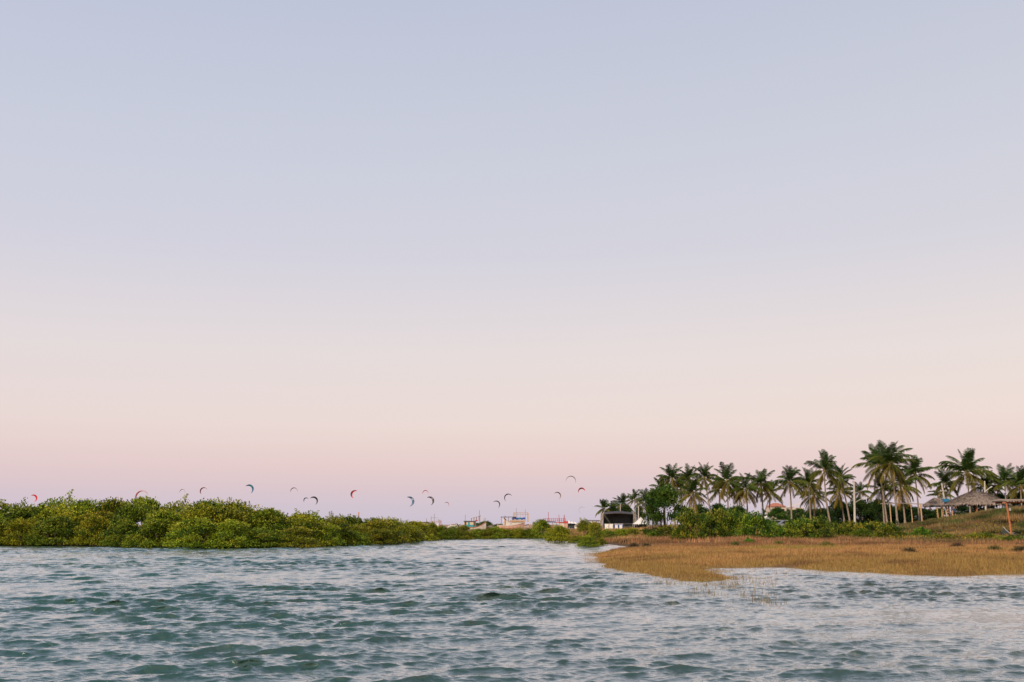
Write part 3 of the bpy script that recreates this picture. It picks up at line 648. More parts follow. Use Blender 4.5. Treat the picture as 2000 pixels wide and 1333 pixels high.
def palm(px, py, spread, bpx, d, label, n=24, droopy=0.0, tint=(1, 1, 1), nuts=False, bow=0.0):
    x0 = (bpx - 1000) * mpp(d); z0 = gz(x0, d); c = W(px, py, d)
    t = thing('coconut_palm', label, 'palm tree', (x0, d, z0), 0, 'coconut palms along the dune')
    top = Vector((c.x - x0, 0, c.z - z0)); mb = MB(); pts, rs = [], []
    k = 13
    for i in range(k):
        u = i / (k - 1); q = Vector((top.x * u ** 1.25 + bow * sin(pi * u), .25 * sin(2.2 * u), top.z * u))
        pts.append(q); rs.append((.145 + .12 * max(0, 1 - u * 7)) * (1 - .38 * u) * (1.06 if i % 2 else .96))
    pts[0].z -= .2; mb.tube(pts, rs, 8); mb.sm = True; mb.build('trunk', M_PTRUNK, t)
    top = pts[-1]; L = spread * mpp(d) * 1.12; a0 = random.uniform(0, 6.28)
    MB().ball(top + Vector((0, 0, .05)), (.19, .19, .40), 8, 5).build('crown_shaft', M_SHAFT, t)
    n += 2
    for i in range(n):
        u = (i + .5) / n; u = min(.999, u ** (1 - .28 * droopy) * (.9 if droopy < .5 else 1)); k_ = min(6, int(u * 6.2))
        if k_ == 6 and random.random() < .4: k_ = 5
        o = link('frond', random.choice(FR[k_]), t, top + Vector((0, 0, .15 - .3 * u)), (random.gauss(0, .16), random.gauss(0, .16), a0 + 2.39996 * i + random.gauss(0, .32)), None)
        s_ = L * random.uniform(.82, 1.08) * (1.05 - .15 * abs(u - .45)) * (.92 if k_ == 0 else 1); o.scale = (s_, s_, s_)
        j = random.uniform(.85, 1.2); o.color = (tint[0] * j, tint[1] * j, tint[2] * j, 1)
    if nuts: link('coconut_bunch', NUTM, t, top + Vector((random.uniform(-.3, .3), -.3, -.25)))
random.seed(5)
PALMS = [
 (1180, 994, 21, 1172, 262, 'small palm leaning right, left of the black stage', 22), (1216, 986, 21, 1219, 268, 'small palm behind the middle of the black stage', 24),
 (1240, 976, 19, 1239, 262, 'small high palm behind the right end of the black stage', 20), (1196, 996, 18, 1196, 272, 'small low palm just behind the roof of the black stage', 18),
 (1262, 980, 24, 1266, 200, 'palm half hidden left of the large dark broadleaf tree', 20), (1292, 956, 24, 1300, 196, 'dark palm showing above the left of the large dark broadleaf tree', 20),
 (1313, 936, 29, 1318, 186, 'palm with fan crown above the large dark broadleaf tree', 26), (1330, 956, 26, 1334, 190, 'palm crown low between two taller ones above the dark tree', 20),
 (1347, 936, 28, 1352, 182, 'palm with upright crown left of the slender leaning palm', 24), (1376, 934, 29, 1390, 165, 'slender leaning palm with a bare pale trunk', 24),
 (1354, 964, 33, 1359, 150, 'lower palm with spreading yellow-green crown beneath the slender palm', 26), (1420, 942, 36, 1422, 160, 'broad full palm right of the slender leaning palm', 28),
 (1404, 958, 28, 1408, 195, 'dark palm behind the broad full palm', 20), (1439, 962, 26, 1441, 195, 'dark low palm between the broad full palm and the drooping one', 20),
 (1458, 958, 32, 1460, 158, 'palm with drooping golden fronds left of the white parasol', 26), (1487, 947, 33, 1491, 162, 'palm with dense dark crown above the white parasol', 28),
 (1507, 964, 26, 1484, 192, 'half hidden palm leaning right behind the dense dark crown', 18), (1543, 943, 33, 1546, 150, 'single straight palm with an open star crown', 26),
 (1580, 946, 32, 1583, 160, 'palm with dark crown over the pair of close trunks', 26), (1590, 968, 32, 1590, 168, 'palm with drooping brown fronds behind the pair of close trunks', 24),
 (1611, 920, 37, 1624, 138, 'tallest middle palm with a curved trunk leaning left', 24), (1643, 936, 29, 1661, 150, 'dark palm left of the street lamp pole', 24),
 (1640, 962, 30, 1650, 156, 'drooping yellowish palm crown left of the street lamp pole', 22), (1680, 962, 24, 1684, 205, 'small distant palm right of the street lamp pole', 20),
 (1716, 912, 42, 1733, 150, 'left palm of the twin tall palms', 26), (1741, 906, 46, 1753, 128, 'right palm of the twin tall palms, with golden hanging fronds', 28),
 (1760, 950, 38, 1768, 150, 'palm with a whitewashed trunk foot inside the wooden post frame', 24), (1788, 928, 38, 1796, 158, 'palm whose long fronds stream right, over the post frame', 26),
 (1722, 956, 30, 1727, 153, 'shaded palm crown low behind the twin tall palms', 20), (1848, 946, 32, 1850, 182, 'dark palm behind the pole with the blue transformer', 24),
 (1838, 968, 24, 1838, 190, 'low palm behind the small thatched hut', 18), (1889, 925, 50, 1897, 176, 'large palm rising behind the apex of the big thatched roof', 28),
 (1925, 952, 32, 1929, 180, 'shaded palm behind the right slope of the big thatched roof', 22), (1963, 944, 36, 1968, 178, 'palm with upright crown above the orange corner post', 24),
 (1994, 950, 38, 1998, 172, 'palm with an orange coconut bunch at the right edge', 26), (2030, 946, 38, 2034, 160, 'palm just past the right edge', 22)]
DROOP = {1354: .7, 1420: .5, 1458: .8, 1487: .5, 1590: 1.0, 1640: .9, 1741: .5, 1760: 1.0, 1611: -.1, 1240: -.2, 1180: -.1}
for a in PALMS:
    px = a[0]; b = 1.0
    tv = (.8, .85, .9) if px in (1292, 1404, 1439, 1507, 1722, 1848, 1925, 1838, 1196) else (1.15, 1.05, 1) if DROOP.get(px, 0) > .6 else (1, 1, 1)
    palm(a[0], a[1], a[2], a[3], a[4], a[5], a[6], DROOP.get(px, .15), tv, nuts=px in (1994, 1590, 1889, 1543, 1216), bow=-.25 if px == 1611 else .1)

# ------------------------------------------------------------------ thatched buildings
def thatch_roof(mb_rows, parent, strands, L, seed, hang=.25):
    """mb_rows: rows of points from apex to eave; straw strands lie on them"""
    r = np.random.default_rng(seed); rows = np.array(mb_rows); nr, nc = rows.shape[:2]
    nn = strands; u = r.random(nn) ** .7 * (nr - 1.001); k = r.random(nn) * nc; i0 = u.astype(int); k0 = k.astype(int) % nc; k1 = (k0 + 1) % nc; fu, fk = (u - i0)[:, None], (k - np.floor(k))[:, None]
    P = (rows[i0, k0] * (1 - fk) + rows[i0, k1] * fk) * (1 - fu) + (rows[i0 + 1, k0] * (1 - fk) + rows[i0 + 1, k1] * fk) * fu
    dn = rows[i0 + 1, k0] - rows[i0, k0]; dn /= np.linalg.norm(dn, axis=1, keepdims=True) + 1e-9
    sd2 = np.cross(dn, np.array([0, 0, 1.0])); sd2 /= np.linalg.norm(sd2, axis=1, keepdims=True) + 1e-9
    up = np.cross(sd2, dn); up *= np.sign(up[:, 2:3] + 1e-9); eave = (u > nr - 1.5)
    v = dn + r.normal(0, .16, (nn, 3)) + up * .10; v[eave] += np.array([0, 0, -.5]); v /= np.linalg.norm(v, axis=1, keepdims=True)
    ln = L * r.uniform(.5, 1.2, nn)[:, None]; wv = sd2 * .03 * (1 + r.random((nn, 1)))
    co = np.empty((nn, 3, 3)); b = P + up * .04; co[:, 0] = b - wv; co[:, 1] = b + wv; co[:, 2] = b + v * ln + up * .05 * r.random((nn, 1))
    c = np.array((.36, .29, .25)) * r.uniform(.5, 1.45, (nn, 1)) * (1 + r.normal(0, .05, (nn, 3)))
    o = link('thatch', np_mesh('thatch', co.reshape(-1, 3), np.arange(nn * 3).reshape(-1, 3), M_THATCH, np.repeat(np.clip(c, 0, 1), 3, 0)), parent)
    tag(o, kind='stuff')
def palapa(name, label, px, apex, eave, wpx, d, posts, strands, prof, ridge=.12):
    c = W(px, eave, d); z0 = gz(c.x, d); t = thing(name, label, 'thatched hut', (c.x, d, z0), 0)
    h = W(px, apex, d).z - c.z; ze = c.z - z0; rx = wpx * mpp(d) / 2; ry = rx * .8
    rows = []
    for i in range(9):
        u = i / 8; row = []
        for k in range(44):
            a = 2 * pi * k / 44; sq = 1 / max(abs(cos(a)), abs(sin(a))) ** .45
            q = ridge + (1 - ridge) * u; rr = q * sq * (1 + random.uniform(-.012, .012))
            z = ze + h * (1 - u ** prof) + random.uniform(-.03, .03) - (random.uniform(0, .10) if i == 8 else 0)
            row.append((rx * rr * cos(a) * .96, ry * rr * sin(a) * .96, z))
        rows.append(row)
    rr = MB().grid(rows, True); rr.poly(rows[0])
    m = rr.build('roof', paint('old_straw', (.30, .24, .21), .95, .35, 5), t)
    under = MB().grid([[(x * .98, y * .98, z - .14) for x, y, z in r_] for r_ in rows], True).build('roof_lining', M_DWOOD, t)
    thatch_roof(rows, t, strands, .55, 3)
    for dx, dy in posts:
        gzl = gz(c.x + dx * rx, d + dy * ry) - z0
        MB().tube([(dx * rx, dy * ry, gzl - .3), (dx * rx, dy * ry, ze + .25)], .12, 8).build('post', M_ORANGE if wpx > 80 else M_TAN, t)
    mb = MB()
    for i in range(len(posts)):
        a, b = posts[i], posts[(i + 1) % len(posts)]; mb.tube([(a[0] * rx, a[1] * ry, ze + .1), (b[0] * rx, b[1] * ry, ze + .1)], .07, 6)
    mb.build('ring_beam', M_TAN, t)
    return t
palapa('thatched_pavilion', 'large open pavilion with a wide hipped thatched roof on orange posts', 1908, 961, 985, 122, 158, [(-.28, -.72), (.76, -.55), (.76, .6), (-.62, .85), (.2, .7)], 7000, 1.25)
palapa('thatched_hut', 'smaller grey thatched hut left of the large pavilion', 1832, 973, 988, 58, 168, [(-.75, -.6), (.0, -.7), (.75, -.5), (.7, .6), (-.7, .6)], 2200, 1.1, .2)

# orange pergola at the right edge
d = 96; q = W(1972, 1031, d); z0 = gz(q.x, d)
t = thing('pergola', 'orange-posted pergola with a bark roof at the right edge', 'pergola', (q.x, d, z0))
zt = W(1972, 983, d).z - z0; m_ = mpp(d)
MB().tube([(.12, 0, -.3), (.06, 0, zt * .35), (-.02, 0, zt * .7), (-.12, 0, zt)], [.10, .09, .085, .085], 8).build('post', M_ORANGE, t)
MB().tube([(3.4, 0, gz(q.x + 3.4, d) - z0 - .3), (3.4, 0, zt + .1)], .09, 8).build('post', M_ORANGE, t)
MB().tube([(-.12 - 7 * m_, 0, zt + .03), (1.7, 0, zt + .1), (3.9, .02, zt + .2)], .085, 8).build('beam', M_ORANGE, t)
MB().tube([(-.1, 2.2, zt + .05), (3.8, 2.2, zt + .2)], .085, 8).build('beam', M_ORANGE, t)
for yy in (0, 2.2): pass
MB().tube([(3.4, 2.2, gz(q.x + 3.4, d + 2.2) - z0 - .3), (3.4, 2.2, zt)], .085, 8).build('post', M_ORANGE, t)
random.seed(3)
for i in range(15):
    xx = -.15 + i * .28
    MB().tube([(xx, -.35 - random.random() * .1, zt + .20 + .035 * i * .28 + random.uniform(-.02, .03)), (xx + .04, 1.0, zt + .27), (xx, 2.5, zt + .24)], [.13, .15, .13], 6).build('roof_log', M_GWOOD, t)
l = thing('lantern', 'small pale lantern hanging by the top of the orange post', 'lantern', (q.x + .12, d - .1, z0 + zt - .75))
MB().box((0, 0, .17), (.15, .15, .28)).build('shade', M_GREY, l); MB().tube([(0, 0, .3), (-.05, .02, .74)], .012, 5).build('cord', M_DWOOD, l); MB().box((0, 0, .325), (.19, .19, .04), taper=.6).build('cap', M_DWOOD, l)

# grey boat lying in the dune grass
def hull_mesh(L, B, H, sheer=.35, n=12, m=7, tr=.75, point=1.0):
    rows = []
    for i in range(n):
        u = i / (n - 1); x = (u - .5) * L; bw = B / 2 * (tr + (1 - tr) * sin(pi * min(u, .5))) * (1 - point * max(0, (u - .45) / .55) ** 2.2) + .02
        sh = H + sheer * H * (abs(u - .4) / .6) ** 2 * (1.6 if u > .4 else .5); kz = H * .5 * max(0, (u - .72) / .28) ** 2
        row = [(x, bw * (1 if abs(a) == 1 else abs(sin(a * pi / 2)) ** .6) * (1 if a > 0 else -1), kz + (sh - kz) * (1 - cos(a * pi / 2)) ** .8) for a in np.linspace(-1, 1, m)]
        rows.append(row)
    return rows
d = 99; q = W(1969, 1037, d)
b = thing('rowing_boat', 'small grey rowing boat with a white gunwale lying in the dune grass', 'boat', (q.x, d, gz(q.x, d) - .02), R(200))
rows = hull_mesh(1.5, .62, .30, 1.1); hb = MB().grid(rows); hb.poly(rows[0]); hb.build('hull', M_GREYBOAT, b)
for sgn in (0, -1): MB().tube([Vector(r_[sgn]) + Vector((0, 0, .02)) for r_ in rows], .02, 5).build('gunwale', M_WHITE, b)
for xx in (-.4, .15): MB().box((xx, 0, .28), (.16, .62, .03)).build('bench', M_GWOOD, b)
b.rotation_euler = (R(-14), R(-8), R(188))

# sandy path over the dune
pth = [(1768, 1024, 2), (1790, 1022.5, 2.5), (1815, 1020, 3), (1840, 1017.5, 3), (1860, 1016, 3)]
L_, R_ = [], []
for px, py, wv in pth:
    dd = 134 + (px - 1768) * .12; xx = (px - 1000) * mpp(dd); L_.append((xx, dd - 1.0, gz(xx, dd - 1.0) + .22)); R_.append((xx, dd + 1.0, gz(xx, dd + 1.0) + .2))
pm = MB().grid([[Vector(a).lerp(Vector(b_), k / 4) for k in range(5)] for a, b_ in zip(L_, R_)])
tag(pm.build('sandy_path', paint('pale_sand', (.62, .46, .38), .95, .15, 3)), kind='structure')

# wooden post frame
d = 142; q = W(1740, 1020, d); z0 = gz(q.x, d)
t = thing('wooden_trellis', 'row of slim pale posts carrying one long pole beam below the palms', 'trellis', (q.x, d, z0))
zt = W(1740, 985, d).z - z0
for px, dy, wd in ((1739, 0, .11), (1755, .6, .10), (1787, 1.2, .09), (1801, .3, .13)):
    xx = (px - 1000) * mpp(d) - q.x + .15; g0 = gz(q.x + xx, d + dy) - z0
    MB().tube([(xx, dy, g0 - .3), (xx - .02, dy, zt * .5), (xx - .05, dy, zt + .02)], wd * .75, 7).build('post', M_TAN, t)
MB().tube([(-1.2, .3, zt + .06), (1.6, .4, zt + .12), (4.6, .35, zt + .02), (8.4, .5, zt - .06)], .065, 6).build('beam', M_GWOOD, t)
for px, lab in ((1832, 'slim orange post hung with a yellow garland left of the two walkers'), (1843, 'dark slim post with yellow bands just left of the two walkers')):
    d = 158; q = W(px, 1013, d); z0 = gz(q.x, d); t = thing('garland_post', lab, 'post', (q.x, d, z0)); h = 1.95 if px < 1840 else 2.0
    MB().tube([(.06, 0, -.3), (0, 0, h)], .085, 7).build('post', M_TAN if px < 1840 else M_DWOOD, t)
    for k in range(4):
        MB().box((-.14 if px < 1840 else 0, -.12, h - .25 - k * .36), (.11, .06, .2), ry=.3).build('yellow_band', M_YEL, t)

# ------------------------------------------------------------------ poles
def pole(px0, py0, px1, py1, d, r, label, name='lamp_post', cat='lamp post'):
    b = (px1 - 1000) * mpp(d); z0 = gz(b, d); q = W(px0, py0, d); t = thing(name, label, cat, (b, d, z0))
    MB().tube([(0, 0, -.3), (q.x - b, 0, q.z - z0)], [r, r * .6], 8).build('pole', M_CONC, t)
    return t, Vector((q.x - b, 0, q.z - z0))
t, tp = pole(1668, 940, 1669, 1026, 134, .17, 'tall pale concrete street lamp pole with one short side arm', 'street_lamp', 'street lamp')
a0 = W(1668, 985, 134).z - t.location.z; MB().tube([(0, 0, a0), (.55, -.15, a0 + .42), (.98, -.25, a0 + .66), (1.25, -.3, a0 + .62)], .045, 6).build('lamp_arm', M_CONC, t)
MB().box((1.35, -.3, a0 + .60), (.34, .16, .08)).build('lamp_head', M_GREY, t)
t, tp = pole(1923, 940, 1927, 1003, 172, .17, 'grey concrete street lamp pole behind the large thatched roof', 'street_lamp', 'street lamp')
a0 = W(1925, 962, 172).z - t.location.z; MB().tube([(0, 0, a0), (1.1, -.2, a0 + .85)], .055, 6).build('lamp_arm', M_WHITE, t); MB().box((1.2, -.2, a0 + .9), (.36, .18, .09), ry=-.6).build('lamp_head', M_WHITE, t)
t, tp = pole(1839, 944, 1852, 1012, 160, .18, 'leaning concrete utility pole carrying a blue transformer and crossarm', 'utility_pole', 'utility pole')
u = .78; c = tp * u; MB().box((c.x, -.1, c.z), (1.1, .12, .12)).build('crossarm', M_CONC, t)
for k in (-.45, -.15, .45): MB().tube([(c.x + k, -.1, c.z + .05), (c.x + k, -.1, c.z + .24)], .045, 6).build('insulator', M_GREY, t)
c = tp * .50; tf = MB().box((c.x + .05, -.35, c.z + .1), (.86, .5, .48), taper=1.06).build('transformer', paint('transformer_blue', (.03, .2, .38), .4, .15, 2), t)
for k in (-.3, 0, .3): MB().tube([(c.x + .05 + k, -.35, c.z + .3), (c.x + .05 + k, -.35, c.z + .56)], .04, 6).build('bushing', M_GREY, tf)
MB().tube([(c.x, -.1, c.z - .2), (c.x - 2.2, -1, c.z + .6)], .03, 4).build('stay_cable', M_GREY, t)
t, tp = pole(1247, 978, 1247, 1033, 215, .15, 'plain white pole between the black stage and the dark broadleaf tree', 'pole', 'pole')
for px, top in ((1487, 984), (1490.5, 988)): pole(px, top, px, 1018, 205, .12, 'left of the two white poles by the parasol' if px < 1490 else 'right of the two white poles by the parasol', 'pole', 'pole')

# ------------------------------------------------------------------ stage, cabinets, tents
d = 205; m_ = mpp(d); q = W(1208, 1036, d); z0 = gz(q.x, d)
st = thing('stage', 'black covered stage with an arched roof and wooden side towers', 'stage', (q.x, d, z0))
zt = W(1208, 1000, d).z - z0; hw = 29 * m_
arch = [(-hw + 2 * hw * i / 12, zt - .50 + .20 * sin(pi * i / 12)) for i in range(13)]
MB().grid([[(x, -.3, z) for x, z in arch], [(x * .96, .9, z + .42) for x, z in arch], [(x * .9, 2.6, z + .36) for x, z in arch], [(x * .9, 3.6, z - .2) for x, z in arch]]).build('roof', paint('stage_roof_sheet', (.055, .05, .055), .6, .4, 1.2), st)
MB().tube([(x, -.3, z) for x, z in arch], .05, 5).build('roof_edge', M_DWOOD, st)
rows = []
for j in range(7):
    rows.append([(-hw + 2 * hw * i / 14, 2.4 + .35 * sin(pi * i / 14) * sin(pi * j / 6) + .05 * sin(i * 2.1 + j), .15 + (zt - .4) * j / 6 + (.2 * sin(pi * i / 14) if j == 6 else 0)) for i in range(15)])
MB().grid(rows).build('backdrop', M_BLACK, st)
for sg in (-1, 1):
    MB().grid([[(sg * hw * .99, y_, z_) for z_ in (.1, zt - .5)] for y_ in (-.2, 1.2, 2.6)]).build('side_cloth', M_BLACK, st)
    tw = MB()
    for xo, yo in ((.12, -.35), (.62, -.35), (.12, .45), (.62, .45)): tw.tube([(sg * (hw + xo), yo, -.1), (sg * (hw + xo * .7), yo, zt - .25)], .07, 5)
    tw.build('tower', M_TOWER, st)
    for k in range(7):
        za = .15 + k * (zt - .6) / 7; zb = za + (zt - .6) / 7
        MB().tube([(sg * (hw + .12), -.36, za if k % 2 else zb), (sg * (hw + .6), -.36, zb if k % 2 else za)], .05, 4).build('tower_brace', M_TOWER, st)
    MB().tube([(sg * (hw + .75), -.3, 1.4), (sg * (hw - .1), -.35, zt - .05)], .10, 5).build('tower_stay', M_TOWER, st)
MB().box((0, 1.0, .1), (2 * hw, 3.4, .35)).build('floor', M_DWOOD, st)
MB().tube([(-hw, -.45, 1.0), (hw, -.45, 1.12)], .025, 4).build('rail', M_GREY, st)
t, tp = pole(1211.5, 984, 1211.5, 1020, 212, .11, 'white mast with a teal crossbar rising behind the black stage', 'floodlight_mast', 'mast')
MB().box((tp.x, 0, tp.z), (.62, .12, .10)).build('crossbar', M_TEAL, t)
for px, blue, lab in ((1185.5, 0, 'leftmost plain white cabinet in front of the stage'), (1194, 0, 'second plain white cabinet, beside the blue and white ones'), (1204.5, 1, 'left of the two blue-sided white cabinets before the stage'), (1213, 1, 'right of the two blue-sided white cabinets before the stage')):
    dd = 200; xx = (px - 1000) * mpp(dd); t = thing('cabinet', lab, 'cabinet', (xx, dd, gz(xx, dd)), R(-14), 'cabinets in front of the stage'); h = W(px, 1024, dd).z - gz(xx, dd)
    MB().box((0, 0, h / 2 - .04), (.78, .72, h - .08)).build('body', M_BLUE if blue else M_WHITE, t); MB().box((0, -.385, h / 2 - .05), (.58 if blue else .70, .05, h - .3)).build('door', M_WHITE, t)
    MB().box((0, 0, h - .01), (.82, .78, .10)).build('top', M_WHITE, t); MB().tube([(.22, -.43, h * .45), (.22, -.43, h * .7)], .02, 5).build('handle', M_GREY, t)
d = 196; xx = (1252 - 1000) * mpp(d); z0 = gz(xx, d); t = thing('canopy_tent', 'white peaked canopy tent between the stage and the dark tree', 'tent', (xx, d, z0)); ze = W(1252, 1024, d).z - z0; zp = W(1256, 1010, d).z - z0; hw = 1.5
MB().grid([[(sx * hw * 1, sy * hw, ze) for sx, sy in ((-1, -1), (1, -1), (1, 1), (-1, 1))], [(sx * hw * .45, sy * hw * .45, ze + (zp - ze) * .45) for sx, sy in ((-1, -1), (1, -1), (1, 1), (-1, 1))], [(.0, 0, zp)] * 4], True).build('roof', M_WHITE, t)
for sx in (-1, 1):
    for sy in (-1, 1): MB().tube([(sx * hw * .97, sy * hw * .97, -.1), (sx * hw * .97, sy * hw * .97, ze)], .035, 5).build('leg', M_GREY, t)
MB().box((0, hw * .9, ze * .4), (2.4, .05, ze * .7)).build('side_panel', paint('navy_cloth', (.03, .06, .14), .8, .3, 1), t)
b = thing('table', 'low blue-grey table under the white peaked canopy tent', 'table', (xx - .2, d, z0)); MB().box((0, 0, .72), (1.5, .7, .05)).build('top', paint('pale_blue_plastic', (.3, .42, .55), .5, .1, 1), b)
for sx in (-.65, .65):
    for sy in (-.28, .28): MB().box((sx, sy, .35), (.05, .05, .7)).build('leg', M_GREY, b)
# flat-roofed open shelter left of the stage
d = 222; x0, x1 = [(p_ - 1000) * mpp(d) for p_ in (1149, 1174)]; z0 = gz(x0, d); zt = W(1150, 1017, d).z - z0
t = thing('shelter', 'low flat-roofed open shelter left of the black stage', 'shelter', ((x0 + x1) / 2, d, z0)); hw = (x1 - x0) / 2
MB().box((0, 1, zt), (2 * hw, 3, .16), ry=R(1.5)).build('roof', M_DWOOD, t)
for sx in (-.95, -.3, .35, .95): MB().tube([(sx * hw, -.3, -.1), (sx * hw, -.3, zt)], .06, 5).build('post', M_GWOOD, t)
for i in range(6): MB().ball((-hw + .35 + i * hw * .33, -.1, zt - .35), (.17, .12, .2), 7, 4).build('hanging_float', M_WHITE if i % 3 else M_PINK, t)
MB().box((0, 2.2, zt * .4), (2 * hw, .08, zt * .7)).build('back_wall', M_OFFW, t)
d = 225; q = W(1133, 1012, d); t = thing('post', 'grey square post above the tall narrow bush left of the shelter', 'post', (q.x, d, gz(q.x, d))); MB().box((0, 0, (q.z - t.location.z) / 2), (.28, .28, q.z - t.location.z)).build('shaft', M_GREY, t); MB().box((0, 0, q.z - t.location.z + .03), (.34, .34, .08)).build('cap', M_GREY, t)
# small round hut
d = 245; xx = (1129 - 1000) * mpp(d); z0 = gz(xx, d); zt = W(1129, 1022, d).z - z0; t = thing('round_kiosk', 'small round kiosk with a brown conical roof right of the dark car', 'kiosk', (xx, d, z0))
MB().grid([[(r_ * cos(2 * pi * k / 14), r_ * sin(2 * pi * k / 14), z_) for k in range(14)] for r_, z_ in ((.95, zt - .62), (.5, zt - .22), (.05, zt))], True).build('roof', M_GWOOD, t)
MB().tube([(0, 0, 0), (0, 0, zt - .6)], .6, 12).build('wall', M_WHITE, t)
# peaked white tents beyond
for i, (px, w_, top, lab) in enumerate(((1111, 9, 1016, 'leftmost white far-off tent behind the dark car'), (1117, 8, 1018, 'middle white far-off tent behind the dark car'), (1123, 9, 1019, 'rightmost white far-off tent behind the dark car'))):
    d = 330; xx = (px - 1000) * mpp(d); z0 = gz(xx, d); h = W(px, top, d).z - z0; t = thing('canopy_tent', lab, 'tent', (xx, d, z0)); r_ = w_ * mpp(d) / 2
    MB().grid([[(a * r_, b * r_, h * .62) for a, b in ((-1, -1), (1, -1), (1, 1), (-1, 1))], [(a * r_ * .3, b * r_ * .3, h * .8) for a, b in ((-1, -1), (1, -1), (1, 1), (-1, 1))], [(0, 0, h)] * 4], True).build('roof', M_WHITE, t)
    for a in (-1, 1):
        for b in (-1, 1): MB().tube([(a * r_ * .95, b * r_ * .95, 0), (a * r_ * .95, b * r_ * .95, h * .62)], .05, 4).build('leg', M_GREY, t)

# ------------------------------------------------------------------ cars
def car(px, d, rz, paint_, label, L=4.2, Wd=1.75, H=1.5, lift=0, suv=False):
    xx = (px - 1000) * mpp(d); t = thing('parked_car', label, 'car', (xx, d, gz(xx, d) + lift), rz, 'parked cars')
    low = [(-L / 2, .35), (-L / 2 + .05, .75), (-L / 2 + .25, .92), (L * .18, .95), (L * .42, .82), (L / 2, .62), (L / 2, .32), (L * .36, .25), (-L * .4, .25)]
    bd = MB().prism(low, -Wd / 2, Wd / 2).build('body', paint_, t)
    top = [(-L * (.47 if suv else .42), .93), (-L * (.44 if suv else .28), H - .06), (-L * .2, H), (L * .06, H - .03), (L * .24, .94)]
    MB().prism(top, -Wd * .44, Wd * .44).build('cabin', M_GLASS, t)
    rf = [(x, z + .012) for x, z in top[1:4]] + [(top[3][0], H - .1), (top[1][0], H - .12)]
    MB().prism(rf, -Wd * .45, Wd * .45).build('roof', paint_, t)
    for sx in (-L * .30, L * .30):
        for sy in (-Wd / 2, Wd / 2):
            wl = MB().tube([(sx, sy - .1, .32), (sx, sy + .1, .32)], .32, 12).build('wheel', M_TYRE, t); MB().tube([(sx, sy - .112, .32), (sx, sy + .112, .32)], .19, 8).build('rim', M_SILVER, wl)
    for sy in (-.55, .55): MB().box((L / 2 - .04, sy, .66), (.12, .32, .13)).build('headlight', M_WHITE, t); MB().box((-L / 2 + .02, sy * 1.2, .74), (.08, .22, .16)).build('tail_light', M_RED, t)
    return t
car(1120, 262, R(8), M_DCAR, 'dark car parked left of the small round kiosk', 4.4, suv=True, lift=.0)
car(1131, 250, R(80), M_WHITE, 'white car end-on at the foot of the small round kiosk')
car(1514, 168, R(170), M_WHITE, 'white car behind the bright green shrub', 4.0)
car(1533, 164, R(185), M_SILVER, 'silver car with dark windows right of the white car', 3.9)

# ------------------------------------------------------------------ houses and stalls behind the palms
def house(name, px0, px1, wall_top, roof_top, d, wallm, roofm, label, hip=True, base=None):
    x0, x1 = (px0 - 1000) * mpp(d), (px1 - 1000) * mpp(d); cx = (x0 + x1) / 2; z0 = gz(cx, d); t = thing(name, label, 'house', (cx, d, z0)); hw = (x1 - x0) / 2
    zw = W(px0, wall_top, d).z - z0; zr = W(px0, roof_top, d).z - z0
    MB().box((0, 0, zw / 2), (2 * hw, 6, zw)).build('wall', wallm, t)
    e = 1.08
    if hip: MB().grid([[(-hw * e, -3.3, zw - .02), (hw * e, -3.3, zw - .02), (hw * e, 3.3, zw - .02), (-hw * e, 3.3, zw - .02)], [(-hw * .35, -.3, zr), (hw * .35, -.3, zr), (hw * .35, .3, zr), (-hw * .35, .3, zr)]], True).poly([(-hw * .35, -.3, zr), (hw * .35, -.3, zr), (hw * .35, .3, zr), (-hw * .35, .3, zr)]).build('roof', roofm, t)
    else: MB().prism([(-hw * e, zw - .02), (-hw * e, zw + .12), (hw * e, zr + .1), (hw * e, zr - .05)], -3.3, 3.3).build('roof', roofm, t)
    for k in (-.55, 0, .55):
        f = MB().box((k * hw, -3.03, zw - 1.1), (.9, .06, 1.0)).build('window', M_DWOOD, t); MB().box((k * hw, -3.075, zw - 1.1), (.72, .03, .82)).build('pane', M_GLASS, f)
    return t
house('house', 1503, 1530, 990, 983, 262, M_WALLP, M_TERRA, 'pale house with a terracotta hipped roof seen between palm trunks')
house('house', 1541, 1566, 992, 983, 280, M_WALLP, paint('pale_tile', (.6, .52, .5), .8, .15, 2), 'pale house with a light sloping roof right of the terracotta one', False)
house('house', 1368, 1386, 1002, 997, 230, M_WALLP, M_DWOOD, 'small pale house with a dark roof behind the slender leaning palm', False)
house('house', 1466, 1492, 1012, 1007, 215, M_TEAL, M_DWOOD, 'low teal kiosk with a brown roof left of the white parasol', False)
d = 190; xx = (1497 - 1000) * mpp(d); z0 = gz(xx, d); zt = W(1497, 1007, d).z - z0; zb = W(1497, 1013.5, d).z - z0
t = thing('parasol', 'wide white parasol with a pointed top between the white poles and the cars', 'parasol', (xx, d, z0)); r_ = 10.5 * mpp(d)
cn = MB().grid([[(rr * r_ * cos(2 * pi * k / 8), rr * r_ * sin(2 * pi * k / 8), z_) for k in range(8)] for rr, z_ in ((1, zb - .16), (1, zb), (.45, zb + (zt - zb) * .55), (.04, zt))], True).build('canopy', M_WHITE, t)
MB().tube([(0, 0, -.1), (0, 0, zt - .05)], .05, 6).build('pole', M_GREY, t)
for k in range(8): MB().tube([(0, 0, zt - .25), (r_ * .96 * cos(2 * pi * k / 8), r_ * .96 * sin(2 * pi * k / 8), zb - .05)], .02, 4).build('rib', M_GREY, t)
d = 150; 
